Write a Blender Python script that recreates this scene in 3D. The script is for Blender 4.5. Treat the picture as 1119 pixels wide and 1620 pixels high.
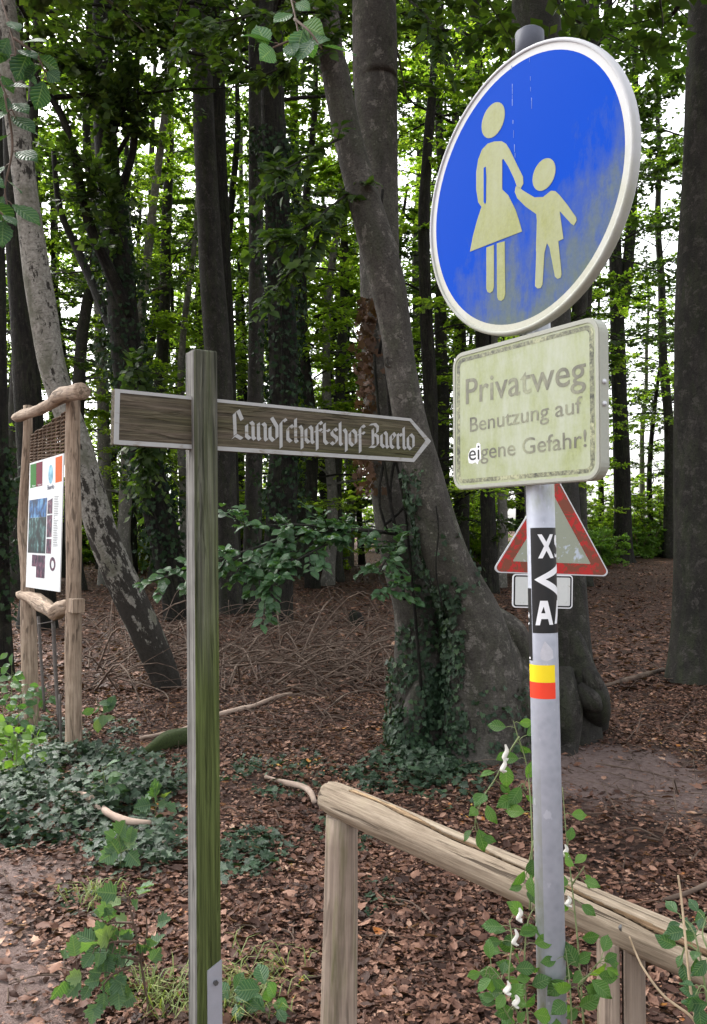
import bpy, math, random
import numpy as np
from mathutils import Vector, Matrix
from mathutils.geometry import tessellate_polygon

for o in list(bpy.data.objects): bpy.data.objects.remove(o)
scene = bpy.context.scene
COL = scene.collection
R = math.radians
rng = np.random.default_rng(7)

# ------------------------------------------------------------------ camera, sky, sun, exposure
F, CX, CY, PITCH, CAMZ = 1360.0, 559.5, 810.0, R(1.75), 1.6
cam = bpy.data.cameras.new('camera')
cam.sensor_fit = 'VERTICAL'; cam.sensor_height = 24.0; cam.lens = F / 1620.0 * 24.0
cam.clip_start = 0.05; cam.clip_end = 2000
camo = bpy.data.objects.new('camera', cam); COL.objects.link(camo)
camo.location = (0, 0, CAMZ); camo.rotation_euler = (R(90) + PITCH, 0, 0)
scene.camera = camo

SUN_EL, SUN_AZ = R(50), R(-36)          # azimuth measured from +Y towards +X: over the open side on the left, a little beyond
world = bpy.data.worlds.new('World'); scene.world = world; world.use_nodes = True
wn = world.node_tree; wn.nodes.clear()
sky = wn.nodes.new('ShaderNodeTexSky'); sky.sky_type = 'NISHITA'; sky.sun_disc = False
sky.sun_elevation = SUN_EL; sky.sun_rotation = SUN_AZ
sky.air_density = 1.0; sky.dust_density = 5.0; sky.ozone_density = 1.0
hs = wn.nodes.new('ShaderNodeHueSaturation'); hs.inputs['Saturation'].default_value = 0.16   # an overcast, milky sky
bg = wn.nodes.new('ShaderNodeBackground'); bg.inputs['Strength'].default_value = 0.15
wo = wn.nodes.new('ShaderNodeOutputWorld')
wn.links.new(sky.outputs[0], hs.inputs['Color']); wn.links.new(hs.outputs[0], bg.inputs[0]); wn.links.new(bg.outputs[0], wo.inputs[0])
sun = bpy.data.lights.new('sun', 'SUN'); sun.energy = 1.1; sun.angle = R(14); sun.color = (1, 0.95, 0.88)
suno = bpy.data.objects.new('sun', sun); COL.objects.link(suno)
sd = Vector((math.sin(SUN_AZ) * math.cos(SUN_EL), math.cos(SUN_AZ) * math.cos(SUN_EL), math.sin(SUN_EL)))
suno.rotation_euler = (-sd).to_track_quat('-Z', 'Y').to_euler(); suno.location = sd * 60
scene.view_settings.view_transform = 'Standard'; scene.view_settings.look = 'None'
scene.view_settings.gamma = 1.0; scene.view_settings.exposure = 2.05
scene.cycles.max_bounces = 6; scene.cycles.diffuse_bounces = 3; scene.cycles.transmission_bounces = 4
scene.cycles.use_denoising = True

# ------------------------------------------------------------------ geometry helpers
def at(px, py, Y):
    a = (px - CX) / F; b = (CY - py) / F
    d = np.array([a, math.cos(PITCH) - b * math.sin(PITCH), math.sin(PITCH) + b * math.cos(PITCH)])
    return np.array([0, 0, CAMZ]) + d * (Y / d[1])
def proj(P):
    P = np.atleast_2d(P) - np.array([0, 0, CAMZ]); c, s = math.cos(PITCH), math.sin(PITCH)
    d = P[:, 1] * c + P[:, 2] * s; u = -P[:, 1] * s + P[:, 2] * c
    return np.stack([CX + F * P[:, 0] / d, CY - F * u / d], 1)
def on_plane(px, py, p0, n):
    c = np.array([0, 0, CAMZ]); d = at(px, py, 1.0) - c
    return c + d * (np.dot(np.array(p0) - c, n) / np.dot(d, n))
def ground_z(x, y):
    x = np.asarray(x, float); y = np.asarray(y, float)
    t = np.clip(y - 8, 0, 20); z = 0.0009 * t * t + 0.036 * np.clip(y - 28, 0, 60)
    z = z + 0.022 * np.sin(1.3 * x + 0.7) * np.sin(1.1 * y + 0.3) + 0.012 * np.sin(3.1 * x + 1.9 * y) + 0.008 * np.sin(5.3 * y - 3.7 * x)
    return z
def on_ground(px, py):
    Y = 5.0
    for _ in range(30):
        p = at(px, py, Y); g = float(ground_z(p[0], p[1])); q = at(px, py, 1.0)
        k = (g - CAMZ) / (q[2] - CAMZ); Y = 0.5 * Y + 0.5 * max(0.5, min(90, k))
    return at(px, py, Y)

class Geo:
    def __init__(s): s.V = []; s.A = []; s.Fq = []; s.Ft = []; s.Fn = []; s.n = 0
    def add(s, V, faces=(), co=None, quads=None, tris=None):
        V = np.asarray(V, float); k = len(V)
        s.V.append(V); s.A.append(np.zeros((k, 3)) if co is None else np.asarray(co, float))
        if quads is not None and len(quads): s.Fq.append(np.asarray(quads) + s.n)
        if tris is not None and len(tris): s.Ft.append(np.asarray(tris) + s.n)
        for f in faces: s.Fn.append([i + s.n for i in f])
        s.n += k
    def box(s, c, size, M=None):
        x, y, z = [v / 2 for v in size]
        V = np.array([(i, j, k) for i in (-x, x) for j in (-y, y) for k in (-z, z)], float) + np.array(c)
        F_ = [(0, 1, 3, 2), (4, 6, 7, 5), (0, 4, 5, 1), (2, 3, 7, 6), (0, 2, 6, 4), (1, 5, 7, 3)]
        if M is not None: V = V @ np.array(M)[:3, :3].T + np.array(M)[:3, 3]
        s.add(V, co=V.copy(), quads=F_)
    def mesh(s, name, smooth=True):
        me = bpy.data.meshes.new(name)
        V = np.concatenate(s.V); A = np.concatenate(s.A)
        loops = []; starts = []; pos = 0
        for arr, k in ((s.Fq, 4), (s.Ft, 3)):
            if arr:
                a = np.concatenate(arr); loops.append(a.ravel()); starts.append(pos + np.arange(len(a)) * k); pos += a.size
        for f in s.Fn: loops.append(np.array(f)); starts.append(np.array([pos])); pos += len(f)
        loops = np.concatenate(loops).astype(np.int32); starts = np.concatenate(starts).astype(np.int32)
        me.vertices.add(len(V)); me.vertices.foreach_set('co', V.astype(np.float32).ravel())
        me.loops.add(len(loops)); me.loops.foreach_set('vertex_index', loops)
        me.polygons.add(len(starts)); me.polygons.foreach_set('loop_start', starts)
        me.polygons.foreach_set('use_smooth', np.full(len(starts), smooth))
        at_ = me.attributes.new('co', 'FLOAT_VECTOR', 'POINT'); at_.data.foreach_set('vector', A.astype(np.float32).ravel())
        me.update(calc_edges=True); me.validate()
        return me

WORLD = {}
def thing(name, label, cat, loc=(0, 0, 0), group=None, kind=None):
    o = bpy.data.objects.new(name, None); o.empty_display_size = 0.1; COL.objects.link(o); o.location = loc
    WORLD[o.name] = Matrix.Translation(Vector(loc))
    return tag(o, label, cat, group, kind)
def tag(o, label, cat, group=None, kind=None):
    o['label'] = label; o['category'] = cat
    if group: o['group'] = group
    if kind: o['kind'] = kind
    return o
def obj(name, geo, mat, parent=None, M=None, smooth=True, label=None, bevel=0):
    me = geo if isinstance(geo, bpy.types.Mesh) else geo.mesh(name, smooth)
    me.materials.append(mat)
    o = bpy.data.objects.new(name, me); COL.objects.link(o)
    if parent is not None:              # vertices are authored in world space (or in M's frame): undo the parent's matrix
        o.parent = parent; o.matrix_parent_inverse = WORLD[parent.name].inverted()
    if M is not None: o.matrix_basis = M
    WORLD[o.name] = M.copy() if M is not None else Matrix.Identity(4)
    if label: o['label'] = label
    if bevel:
        b = o.modifiers.new('bevel', 'BEVEL'); b.width = bevel; b.segments = 2; b.limit_method = 'ANGLE'
    return o
def dup(root, loc, rotz=0, scale=1, label=None, group=None):
    r = root.copy(); COL.objects.link(r); r.location = loc; r.rotation_euler = (0, 0, rotz); r.scale = (scale,) * 3
    if label: r['label'] = label
    if group: r['group'] = group
    for ch in list(root.children):
        c = ch.copy(); COL.objects.link(c); c.parent = r
        for g in ch.children:
            d = g.copy(); COL.objects.link(d); d.parent = c
    return r

def spline(P, k):
    P = np.asarray(P, float); Q = np.vstack([2 * P[0] - P[1], P, 2 * P[-1] - P[-2]]); out = []
    for i in range(1, len(Q) - 2):
        p0, p1, p2, p3 = Q[i - 1:i + 3]
        for t in np.arange(k) / k:
            out.append(.5 * ((2 * p1) + (-p0 + p2) * t + (2 * p0 - 5 * p1 + 4 * p2 - p3) * t * t + (-p0 + 3 * p1 - 3 * p2 + p3) * t ** 3))
    out.append(P[-1]); return np.array(out)
def tube(geo, P, rad, n=10, k=4, bump=0.0, flare=0.0, flare_h=0.5, lobes=4, cap=True, seed=None, flat=1.0, prof=None):
    """a swept round body through the points P with one radius per point"""
    r_ = np.random.default_rng(seed if seed is not None else int(rng.integers(1e9)))
    P = np.asarray(P, float); rad = np.broadcast_to(np.asarray(rad, float), (len(P),))
    C = spline(np.column_stack([P, rad]), k) if k > 1 else np.column_stack([P, rad])
    P, rad = C[:, :3], np.maximum(C[:, 3], 1e-4)
    T = np.gradient(P, axis=0); T /= np.linalg.norm(T, axis=1)[:, None] + 1e-12
    u = np.cross(T[0], [0.3, 1, 0.2]); 
    if np.linalg.norm(u) < 1e-3: u = np.cross(T[0], [1, 0, 0])
    u /= np.linalg.norm(u); L = np.concatenate([[0], np.cumsum(np.linalg.norm(np.diff(P, axis=0), axis=1))])
    th = np.arange(n) * 2 * np.pi / n; ph = r_.uniform(0, 6.28, 8); rings = []; co = []
    for i in range(len(P)):
        u = u - T[i] * np.dot(u, T[i]); u /= np.linalg.norm(u); v = np.cross(T[i], u)
        m = np.ones(n)
        if bump:
            w = L[i] / max(rad.mean(), 1e-3)
            m += bump * (np.sin(2 * th + ph[0] + .33 * w) + .7 * np.sin(3 * th + ph[1] - .21 * w) + .5 * np.sin(5 * th + ph[2] + .5 * w) + .8 * np.sin(ph[3] + .45 * w) + .35 * np.sin(7 * th + ph[6] - .9 * w))
        if flare:
            e = math.exp(-L[i] / flare_h); m *= 1 + flare * e; m += flare * .55 * e * np.cos(lobes * th + ph[4]) + flare * .3 * e * np.cos((lobes + 2) * th + ph[5])
        zone = 0
        if prof: pm, zone = prof(np.outer(np.cos(th), u) + np.outer(np.sin(th), v), L[i]); m = m * pm
        rr = rad[i] * m
        rings.append(P[i] + np.outer(np.cos(th) * rr, u) + np.outer(np.sin(th) * rr * flat, v))
        co.append(np.stack([np.cos(th) * rad[i] + zone, np.sin(th) * rad[i], np.full(n, L[i])], 1))
    m_ = len(P); V = np.concatenate(rings); A = np.concatenate(co)
    i, j = np.meshgrid(np.arange(m_ - 1), np.arange(n), indexing='ij'); j2 = (j + 1) % n
    Q = np.stack([i * n + j, i * n + j2, (i + 1) * n + j2, (i + 1) * n + j], -1).reshape(-1, 4)
    base = geo.n; geo.add(V, co=A, quads=Q)
    if cap:
        geo.Fn.append([base + x for x in range(n)][::-1]); geo.Fn.append([base + (m_ - 1) * n + x for x in range(n)])

def tmpl(rows):
    """leaf from rows (y, half width, lift of the edge): midrib plus two edges"""
    V = []; A = []; Fq = []
    for y, w, z in rows:
        V += [(-w, y, z), (0, y, 0), (w, y, z)]; A += [(-1, y, 0), (0, y, 0), (1, y, 0)]
    for i in range(len(rows) - 1):
        a = 3 * i; Fq += [(a, a + 1, a + 4, a + 3), (a + 1, a + 2, a + 5, a + 4)]
    return np.array(V, float), np.array(A, float), np.array(Fq), None
T_LEAF = tmpl([(0, .015, 0), (.12, .15, .05), (.25, .25, .09), (.42, .32, .09), (.58, .32, .08), (.75, .22, .02), (.88, .11, -.06), (1, .008, -.15)])
T_FAR = (np.array([(0, 0, 0), (-.36, .5, .07), (0, 1, -.03), (.36, .5, .07)]), np.array([(0, 0, 0), (-1, .5, 0), (0, 1, 0), (1, .5, 0)], float), None, np.array([(0, 3, 2), (0, 2, 1)]))
def poly_leaf(pts, lift=.06):
    V = [(0, .3, 0)] + [(x, y, lift * abs(x) * 2 + .04 * math.sin(9 * y)) for x, y in pts]; n = len(pts)
    A = [(0, .3, 0)] + [(x * 2, y, 0) for x, y in pts]
    return np.array(V, float), np.array(A, float), None, np.array([(0, 1 + i, 1 + (i + 1) % n) for i in range(n)])
def mirror(half): return [(x, y) for x, y in half] + [(-x, y) for x, y in half[::-1] if abs(x) > 1e-6]
T_IVY = poly_leaf([(0, 0.08)] + [(.2, -.05), (.48, .08), (.34, .3), (.5, .55), (.24, .56), (0, 1)] + [(-.24, .56), (-.5, .55), (-.34, .3), (-.48, .08), (-.2, -.05)])
T_LOBE = poly_leaf([(0, .0)] + [(.18, .02), (.42, .1), (.33, .24), (.56, .42), (.4, .5), (.42, .72), (.22, .68), (.16, .88), (0, 1)] + [(-.16, .88), (-.22, .68), (-.42, .72), (-.4, .5), (-.56, .42), (-.33, .24), (-.42, .1), (-.18, .02)], .22)
T_SERR = tmpl([(0, .02, 0), (.08, .14, .02), (.12, .12, .02), (.24, .28, .05), (.28, .26, .05), (.42, .38, .07), (.46, .35, .07), (.6, .37, .06), (.64, .33, .05), (.76, .27, .03), (.8, .22, .02), (.9, .1, -.02), (1, .004, -.07)])
T_LITTER = tmpl([(0, .03, .0), (.28, .3, .07), (.65, .27, .12), (1, .02, .08)])
T_LITTER2 = tmpl([(0, .05, .1), (.3, .24, .02), (.62, .2, .07), (1, .03, .2)])
T_LITTER3 = poly_leaf([(0, 0), (.16, .05), (.38, .2), (.26, .3), (.42, .52), (.2, .6), (.1, .8), (0, 1), (-.14, .72), (-.34, .62), (-.24, .4), (-.4, .22), (-.12, .04)], .12)

def frames(D, Nn):
    D = D / (np.linalg.norm(D, axis=1)[:, None] + 1e-9); X = np.cross(D, Nn); X /= np.linalg.norm(X, axis=1)[:, None] + 1e-9
    Z = np.cross(X, D); return np.stack([X, D, Z], -1)
def scatter(geo, t, P, D, Nn, S):
    V, A, Fq, Ft = t; N = len(P)
    if N == 0: return
    M = frames(np.asarray(D, float), np.asarray(Nn, float)); k = len(V)
    W = np.einsum('nij,kj->nki', M, V) * np.broadcast_to(np.asarray(S, float), (N,))[:, None, None] + np.asarray(P)[:, None, :]
    off = (np.arange(N) * k)[:, None, None]
    geo.add(W.reshape(-1, 3), co=np.tile(A, (N, 1)), quads=None if Fq is None else (Fq[None] + off).reshape(-1, 4), tris=None if Ft is None else (Ft[None] + off).reshape(-1, 3))
def unit(n, r=rng):
    v = r.normal(size=(n, 3)); return v / np.linalg.norm(v, axis=1)[:, None]

# ------------------------------------------------------------------ materials
def nd(nt, t, ins=None, **props):
    n = nt.nodes.new('ShaderNode' + t)
    for k, v in props.items(): setattr(n, k, v)
    for k, v in (ins or {}).items():
        if isinstance(v, bpy.types.NodeSocket): nt.links.new(v, n.inputs[k])
        elif isinstance(v, (tuple, list)) and len(v) == 3 and n.inputs[k].type == 'RGBA': n.inputs[k].default_value = (*v, 1)
        else: n.inputs[k].default_value = v
    return n
def mat_new(name):
    m = bpy.data.materials.new(name); m.use_nodes = True; m.node_tree.nodes.clear()
    return m, m.node_tree
def c4(c): return (*c, 1) if len(c) == 3 else c
def ramp(nt, fac, stops, interp='LINEAR'):
    n = nt.nodes.new('ShaderNodeValToRGB'); e = n.color_ramp.elements; n.color_ramp.interpolation = interp
    while len(e) < len(stops): e.new(0.5)
    for x, (p, c) in zip(e, stops): x.position = p; x.color = c4(c) if isinstance(c, (tuple, list)) else (c, c, c, 1)
    nt.links.new(fac, n.inputs[0]); return n.outputs[0]
def mix(nt, f, a, b, blend='MIX'):
    n = nt.nodes.new('ShaderNodeMix'); n.data_type = 'RGBA'; n.blend_type = blend
    for k, v in ((0, f), (6, a), (7, b)):
        if isinstance(v, bpy.types.NodeSocket): nt.links.new(v, n.inputs[k])
        elif k == 0: n.inputs[0].default_value = v
        else: n.inputs[k].default_value = c4(v)
    return n.outputs[2]
def mth(nt, op, a, b=0.0, c=0.0):
    n = nt.nodes.new('ShaderNodeMath'); n.operation = op
    for i, v in enumerate((a, b, c)):
        if isinstance(v, bpy.types.NodeSocket): nt.links.new(v, n.inputs[i])
        else: n.inputs[i].default_value = v
    return n.outputs[0]
def coords(nt, kind='co', scale=(1, 1, 1), off=(0, 0, 0)):
    src = nd(nt, 'Attribute', attribute_name='co').outputs['Vector'] if kind == 'co' else nd(nt, 'TexCoord').outputs['Object']
    return nd(nt, 'Mapping', {'Vector': src, 'Scale': scale, 'Location': off}).outputs[0]
def noise(nt, vec, scale, detail=5, rough=.6, dist=0.0):
    return nd(nt, 'TexNoise', {'Vector': vec, 'Scale': scale, 'Detail': detail, 'Roughness': rough, 'Distortion': dist}).outputs['Fac']
def bumpn(nt, h, strength=.4, dist=.01):
    return nd(nt, 'Bump', {'Height': h, 'Strength': strength, 'Distance': dist}).outputs[0]
def finish(nt, base, rough=.7, normal=None, metallic=0.0, spec=.4):
    p = nd(nt, 'BsdfPrincipled', {'Base Color': base, 'Roughness': rough, 'Metallic': metallic, 'Specular IOR Level': spec})
    if normal is not None: nt.links.new(normal, p.inputs['Normal'])
    nd(nt, 'OutputMaterial', {'Surface': p.outputs[0]}); return p
def island(nt): return nd(nt, 'NewGeometry').outputs['Random Per Island']

def leaf_mat(name, stops, trans=.45, gloss=.5, spec=.35, veins=0.0, tcol=1.5, patches=0.0):
    m, nt = mat_new(name); isl = island(nt)
    obr = nd(nt, 'ObjectInfo').outputs['Random']
    f = mth(nt, 'ADD', mth(nt, 'MULTIPLY', isl, .8), mth(nt, 'MULTIPLY', obr, .2))
    if patches: f = mth(nt, 'ADD', f, mth(nt, 'MULTIPLY', mth(nt, 'SUBTRACT', noise(nt, coords(nt, 'obj'), 1.1, 4, .65), .5), patches))
    col = ramp(nt, f, stops)
    if veins:
        a = nd(nt, 'Attribute', attribute_name='co').outputs['Vector']; s = nd(nt, 'SeparateXYZ', {'Vector': a})
        ax = mth(nt, 'ABSOLUTE', s.outputs[0])
        w = mth(nt, 'SINE', mth(nt, 'MULTIPLY', mth(nt, 'SUBTRACT', s.outputs[1], mth(nt, 'MULTIPLY', ax, .22)), 52))
        v = mth(nt, 'MAXIMUM', mth(nt, 'GREATER_THAN', w, .86), mth(nt, 'LESS_THAN', ax, .06))
        col = mix(nt, mth(nt, 'MULTIPLY', v, veins), col, (.26, .34, .16))
        h = bumpn(nt, mth(nt, 'MULTIPLY', w, -1.0), .35, .003)
    else: h = None
    p = nd(nt, 'BsdfPrincipled', {'Base Color': col, 'Roughness': gloss, 'Specular IOR Level': spec})
    if h is not None: nt.links.new(h, p.inputs['Normal'])
    tc = nd(nt, 'Gamma', {'Color': mix(nt, 1.0, col, (tcol * 1.15, tcol * 1.25, tcol * .35), 'MULTIPLY'), 'Gamma': 1.0}).outputs[0]
    t = nd(nt, 'BsdfTranslucent', {'Color': tc})
    mx = nd(nt, 'MixShader', {0: trans, 1: p.outputs[0], 2: t.outputs[0]})
    nd(nt, 'OutputMaterial', {'Surface': mx.outputs[0]}); return m

def bark(name, dark, mid, light, moss=(.05, .07, .025), mossy=.35, ridges=0.0):
    m, nt = mat_new(name); v = coords(nt)
    n1 = noise(nt, coords(nt, scale=(1, 1, .5)), 5, 8, .65); n2 = noise(nt, coords(nt, scale=(1, 1, 3)), 6, 7, .72, .5)
    n3 = noise(nt, coords(nt, scale=(1, 1, .25)), 9, 5, .6, .4)
    col = ramp(nt, n1, [(.3, dark), (.5, mid), (.72, light)])
    col = mix(nt, mth(nt, 'MULTIPLY', ramp(nt, n3, [(.45, 0), (.68, 1)]), mossy), col, moss)
    col = mix(nt, ramp(nt, n2, [(.26, .6), (.36, 0)]), col, tuple(x * .45 for x in dark))
    n5 = noise(nt, coords(nt, scale=(1, 1, .7)), 1.7, 4, .6); col = mix(nt, ramp(nt, n5, [(.35, .55), (.65, 0)]), col, dark)
    n6 = noise(nt, coords(nt, scale=(1, 1, .8), off=(7, 3, 1)), 11, 7, .75, .3); n7 = noise(nt, coords(nt, scale=(1, 1, 1)), 70, 4, .7)
    col = mix(nt, ramp(nt, n6, [(.55, 0), (.6, .55)]), col, tuple(x * 1.5 for x in light)); col = mix(nt, ramp(nt, n6, [(.38, .6), (.44, 0)]), col, tuple(x * .7 for x in dark))
    col = mix(nt, 1.0, col, ramp(nt, n7, [(.3, .6), (.7, 1.35)]), 'MULTIPLY')
    wv_ = nd(nt, 'TexVoronoi', {'Vector': coords(nt, scale=(1, 1, 9)), 'Scale': 2.4}, feature='DISTANCE_TO_EDGE').outputs['Distance']; ln = mth(nt, 'MULTIPLY', ramp(nt, wv_, [(.0, 1), (.025, 0)]), ramp(nt, n6, [(.45, 0), (.55, 1)]))
    col = mix(nt, mth(nt, 'MULTIPLY', ln, .6), col, tuple(x * .4 for x in dark)); h = mth(nt, 'ADD', mth(nt, 'ADD', n2, mth(nt, 'MULTIPLY', n7, .35)), mth(nt, 'MULTIPLY', ln, -.5))
    if ridges:
        rd = noise(nt, coords(nt, scale=(1, 1, .12)), 26, 4, .6, .3); h = mth(nt, 'ADD', h, mth(nt, 'MULTIPLY', rd, ridges))
        col = mix(nt, ramp(nt, rd, [(.35, .8), (.5, 0)]), col, tuple(x * .35 for x in dark))
    finish(nt, col, .85, bumpn(nt, h, .4 if not ridges else .7, .03), spec=.2); return m
M_BEECH = bark('beech_bark', (.033, .03, .025), (.07, .063, .055), (.12, .11, .096))
M_BEECH2 = bark('beech_bark_shade_toned', (.017, .016, .014), (.032, .029, .025), (.055, .05, .044), mossy=.4)  # darker copy of the beech bark: shade inside the wood painted in
M_DARK = bark('dark_bark_shade_toned', (.01, .009, .008), (.018, .016, .013), (.032, .028, .023), mossy=.3, ridges=1.0)  # dark ridged bark, darkened further in colour to stand in for forest shade
M_PALE = bark('pale_bark', (.1, .095, .085), (.17, .16, .14), (.25, .24, .21), mossy=.25)
def birch_mat():
    m, nt = mat_new('birch_bark')
    n1 = noise(nt, coords(nt, scale=(1, 1, .45)), 14, 6, .7); n2 = noise(nt, coords(nt, scale=(1, 1, .5)), 4, 5, .6); n3 = noise(nt, coords(nt, scale=(1, 1, 4)), 12, 5, .7); n4 = noise(nt, coords(nt), 30, 6, .7)
    z = nd(nt, 'SeparateXYZ', {'Vector': coords(nt)}).outputs[2]
    low = ramp(nt, mth(nt, 'MULTIPLY', z, .2), [(.12, 1), (.62, 0)])            # rough dark plates towards the foot, pale paper higher up
    pale = mix(nt, ramp(nt, n4, [(.35, 0), (.65, 1)]), (.15, .14, .12), (.33, .315, .28)); pale = mix(nt, ramp(nt, n3, [(.36, .8), (.43, 0)]), pale, (.05, .045, .04)); pale = mix(nt, ramp(nt, n2, [(.5, 0), (.62, .75)]), pale, (.1, .1, .07))
    f = mth(nt, 'ADD', mth(nt, 'ADD', mth(nt, 'MULTIPLY', n1, .65), mth(nt, 'MULTIPLY', n2, .35)), mth(nt, 'MULTIPLY', low, -.13))
    col = mix(nt, ramp(nt, f, [(.425, 0), (.455, 1)]), mix(nt, n4, (.012, .011, .01), (.06, .054, .046)), pale)
    finish(nt, col, .85, bumpn(nt, mth(nt, 'ADD', f, mth(nt, 'MULTIPLY', n4, .3)), .8, .04), spec=.15); return m
M_BIRCH = birch_mat()
GREENS = [(0, (.018, .036, .012)), (.45, (.032, .06, .016)), (.8, (.055, .09, .022)), (1, (.085, .12, .028))]
M_CROWN = leaf_mat('crown_leaves', GREENS, .42, .5, .3, tcol=1.8)
M_FARLEAF = leaf_mat('distant_leaves', [(0, (.05, .085, .018)), (.5, (.09, .14, .028)), (1, (.17, .21, .045))], .66, .5, .3, tcol=2.6)
M_SPRAY = leaf_mat('beech_spray_leaves', [(0, (.026, .075, .032)), (.6, (.045, .115, .045)), (1, (.075, .15, .05))], .3, .32, .5, veins=.25)
M_NEAR = leaf_mat('serrated_leaves', [(0, (.03, .09, .04)), (.6, (.05, .13, .05)), (1, (.08, .17, .05))], .35, .4, .5, veins=.35)
M_SHADE = leaf_mat('serrated_leaves_shade_toned', [(0, (.015, .045, .022)), (.6, (.026, .07, .03)), (1, (.045, .1, .035))], .25, .5, .25, veins=.2)  # darker copy of the serrated leaves: backlit shade put into the leaf colour
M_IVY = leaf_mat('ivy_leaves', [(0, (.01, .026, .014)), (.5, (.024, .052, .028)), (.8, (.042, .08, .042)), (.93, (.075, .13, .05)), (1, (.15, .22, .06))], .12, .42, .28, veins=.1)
M_IVYDARK = leaf_mat('ivy_leaves_shade_toned', [(0, (.008, .02, .01)), (1, (.03, .055, .025))], .15, .6, .12)  # darker, duller copy of the ivy with the wood's shade in its colour
M_VINE = leaf_mat('bindweed_leaves', [(0, (.035, .09, .026)), (.45, (.065, .155, .035)), (.8, (.11, .22, .045)), (1, (.24, .3, .07))], .35, .45, .3, veins=.3, patches=.5)
M_SAP = leaf_mat('sapling_leaves', [(0, (.035, .08, .035)), (.4, (.06, .125, .06)), (.8, (.1, .18, .09)), (1, (.17, .23, .08))], .3, .55, .3, veins=.3, patches=.5)
M_LIME = leaf_mat('bright_leaves', [(0, (.08, .17, .03)), (1, (.18, .3, .06))], .4, .5, .4)
M_YELLOW = leaf_mat('yellow_leaves', [(0, (.1, .14, .02)), (.6, (.22, .26, .03)), (1, (.4, .36, .04))], .45, .5, .3)
M_DEADIVY = leaf_mat('dead_ivy', [(0, (.03, .02, .014)), (1, (.1, .055, .035))], .15, .7, .2)
M_LITTER = leaf_mat('fallen_leaves', [(0, (.024, .012, .009)), (.28, (.062, .03, .021)), (.55, (.125, .06, .04)), (.75, (.22, .115, .078)), (.88, (.35, .2, .14)), (.94, (.46, .3, .21)), (.97, (.5, .17, .035)), (1, (.52, .33, .08))], .1, .65, .25, tcol=.9, patches=.9)
def simple(name, c, rough=.6, var=.25, scale=30, metallic=0, bump=0.0, kind='obj', spec=.4):
    m, nt = mat_new(name); n = noise(nt, coords(nt, kind), scale, 5, .65)
    col = ramp(nt, n, [(.25, tuple(x * (1 - var) for x in c)), (.75, tuple(min(1, x * (1 + var)) for x in c))])
    finish(nt, col, rough, bumpn(nt, n, bump, .004) if bump else None, metallic, spec); return m
def wood(name, dark, mid, light, scale=60, stretch=.06, moss=None, mossamt=.0, kind='co', axis=2, bump=.5, mscale=6, crack=.6, zmoss=None):
    m, nt = mat_new(name); s = [1, 1, 1]; s[axis] = stretch; s2 = [1, 1, 1]; s2[axis] = stretch * 2.4
    n1 = noise(nt, coords(nt, kind, s), scale, 6, .62, .5); n2 = noise(nt, coords(nt, kind, (1, 1, 1)), 9, 5, .6)
    n4 = noise(nt, coords(nt, kind, s2, (3, 1, 2)), scale * .45, 3, .5, .8)
    col = ramp(nt, mth(nt, 'ADD', mth(nt, 'MULTIPLY', n1, .75), mth(nt, 'MULTIPLY', n2, .25)), [(.32, dark), (.5, mid), (.68, light)])
    ck = ramp(nt, n4, [(.36, 1), (.43, 0)])
    col = mix(nt, mth(nt, 'MULTIPLY', ck, crack), col, tuple(x * .3 for x in dark))
    if moss:
        n3 = noise(nt, coords(nt, kind, s2, (5, 2, 1)), mscale, 6, .65)
        if zmoss: n3 = mth(nt, 'ADD', n3, mth(nt, 'MULTIPLY', mth(nt, 'SUBTRACT', .5, mth(nt, 'DIVIDE', nd(nt, 'SeparateXYZ', {'Vector': coords(nt, kind)}).outputs[axis], zmoss[0])), zmoss[1] * .6))
        col = mix(nt, ramp(nt, n3, [(.5 - mossamt * .35, 0), (.62 - mossamt * .3, 1)]), col, mix(nt, ramp(nt, n1, [(.36, 0), (.64, 1)]), tuple(x * .5 for x in moss), tuple(x * 1.35 for x in moss)))
    h = mth(nt, 'SUBTRACT', n1, mth(nt, 'MULTIPLY', ck, .8))
    finish(nt, col, .85, bumpn(nt, h, bump, .012), spec=.2); return m
M_POSTF = wood('mossy_post_wood', (.035, .034, .03), (.09, .087, .073), (.2, .195, .16), 110, .022, (.088, .112, .034), .62, 'obj', 2, .9, 5, zmoss=(2.3, .55))
M_POSTS = wood('grey_post_wood', (.06, .058, .052), (.17, .165, .152), (.32, .31, .29), 120, .018, None, 0, 'obj', 2, .7)
M_BOARD = wood('brown_board_wood', (.032, .025, .019), (.098, .078, .058), (.21, .17, .128), 130, .035, (.075, .072, .035), .14, 'obj', 0, .6, 4)
M_LOG = wood('pale_log_wood', (.15, .105, .075), (.3, .225, .165), (.46, .36, .275), 70, .06, None, 0, 'co', 2, .4)
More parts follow.
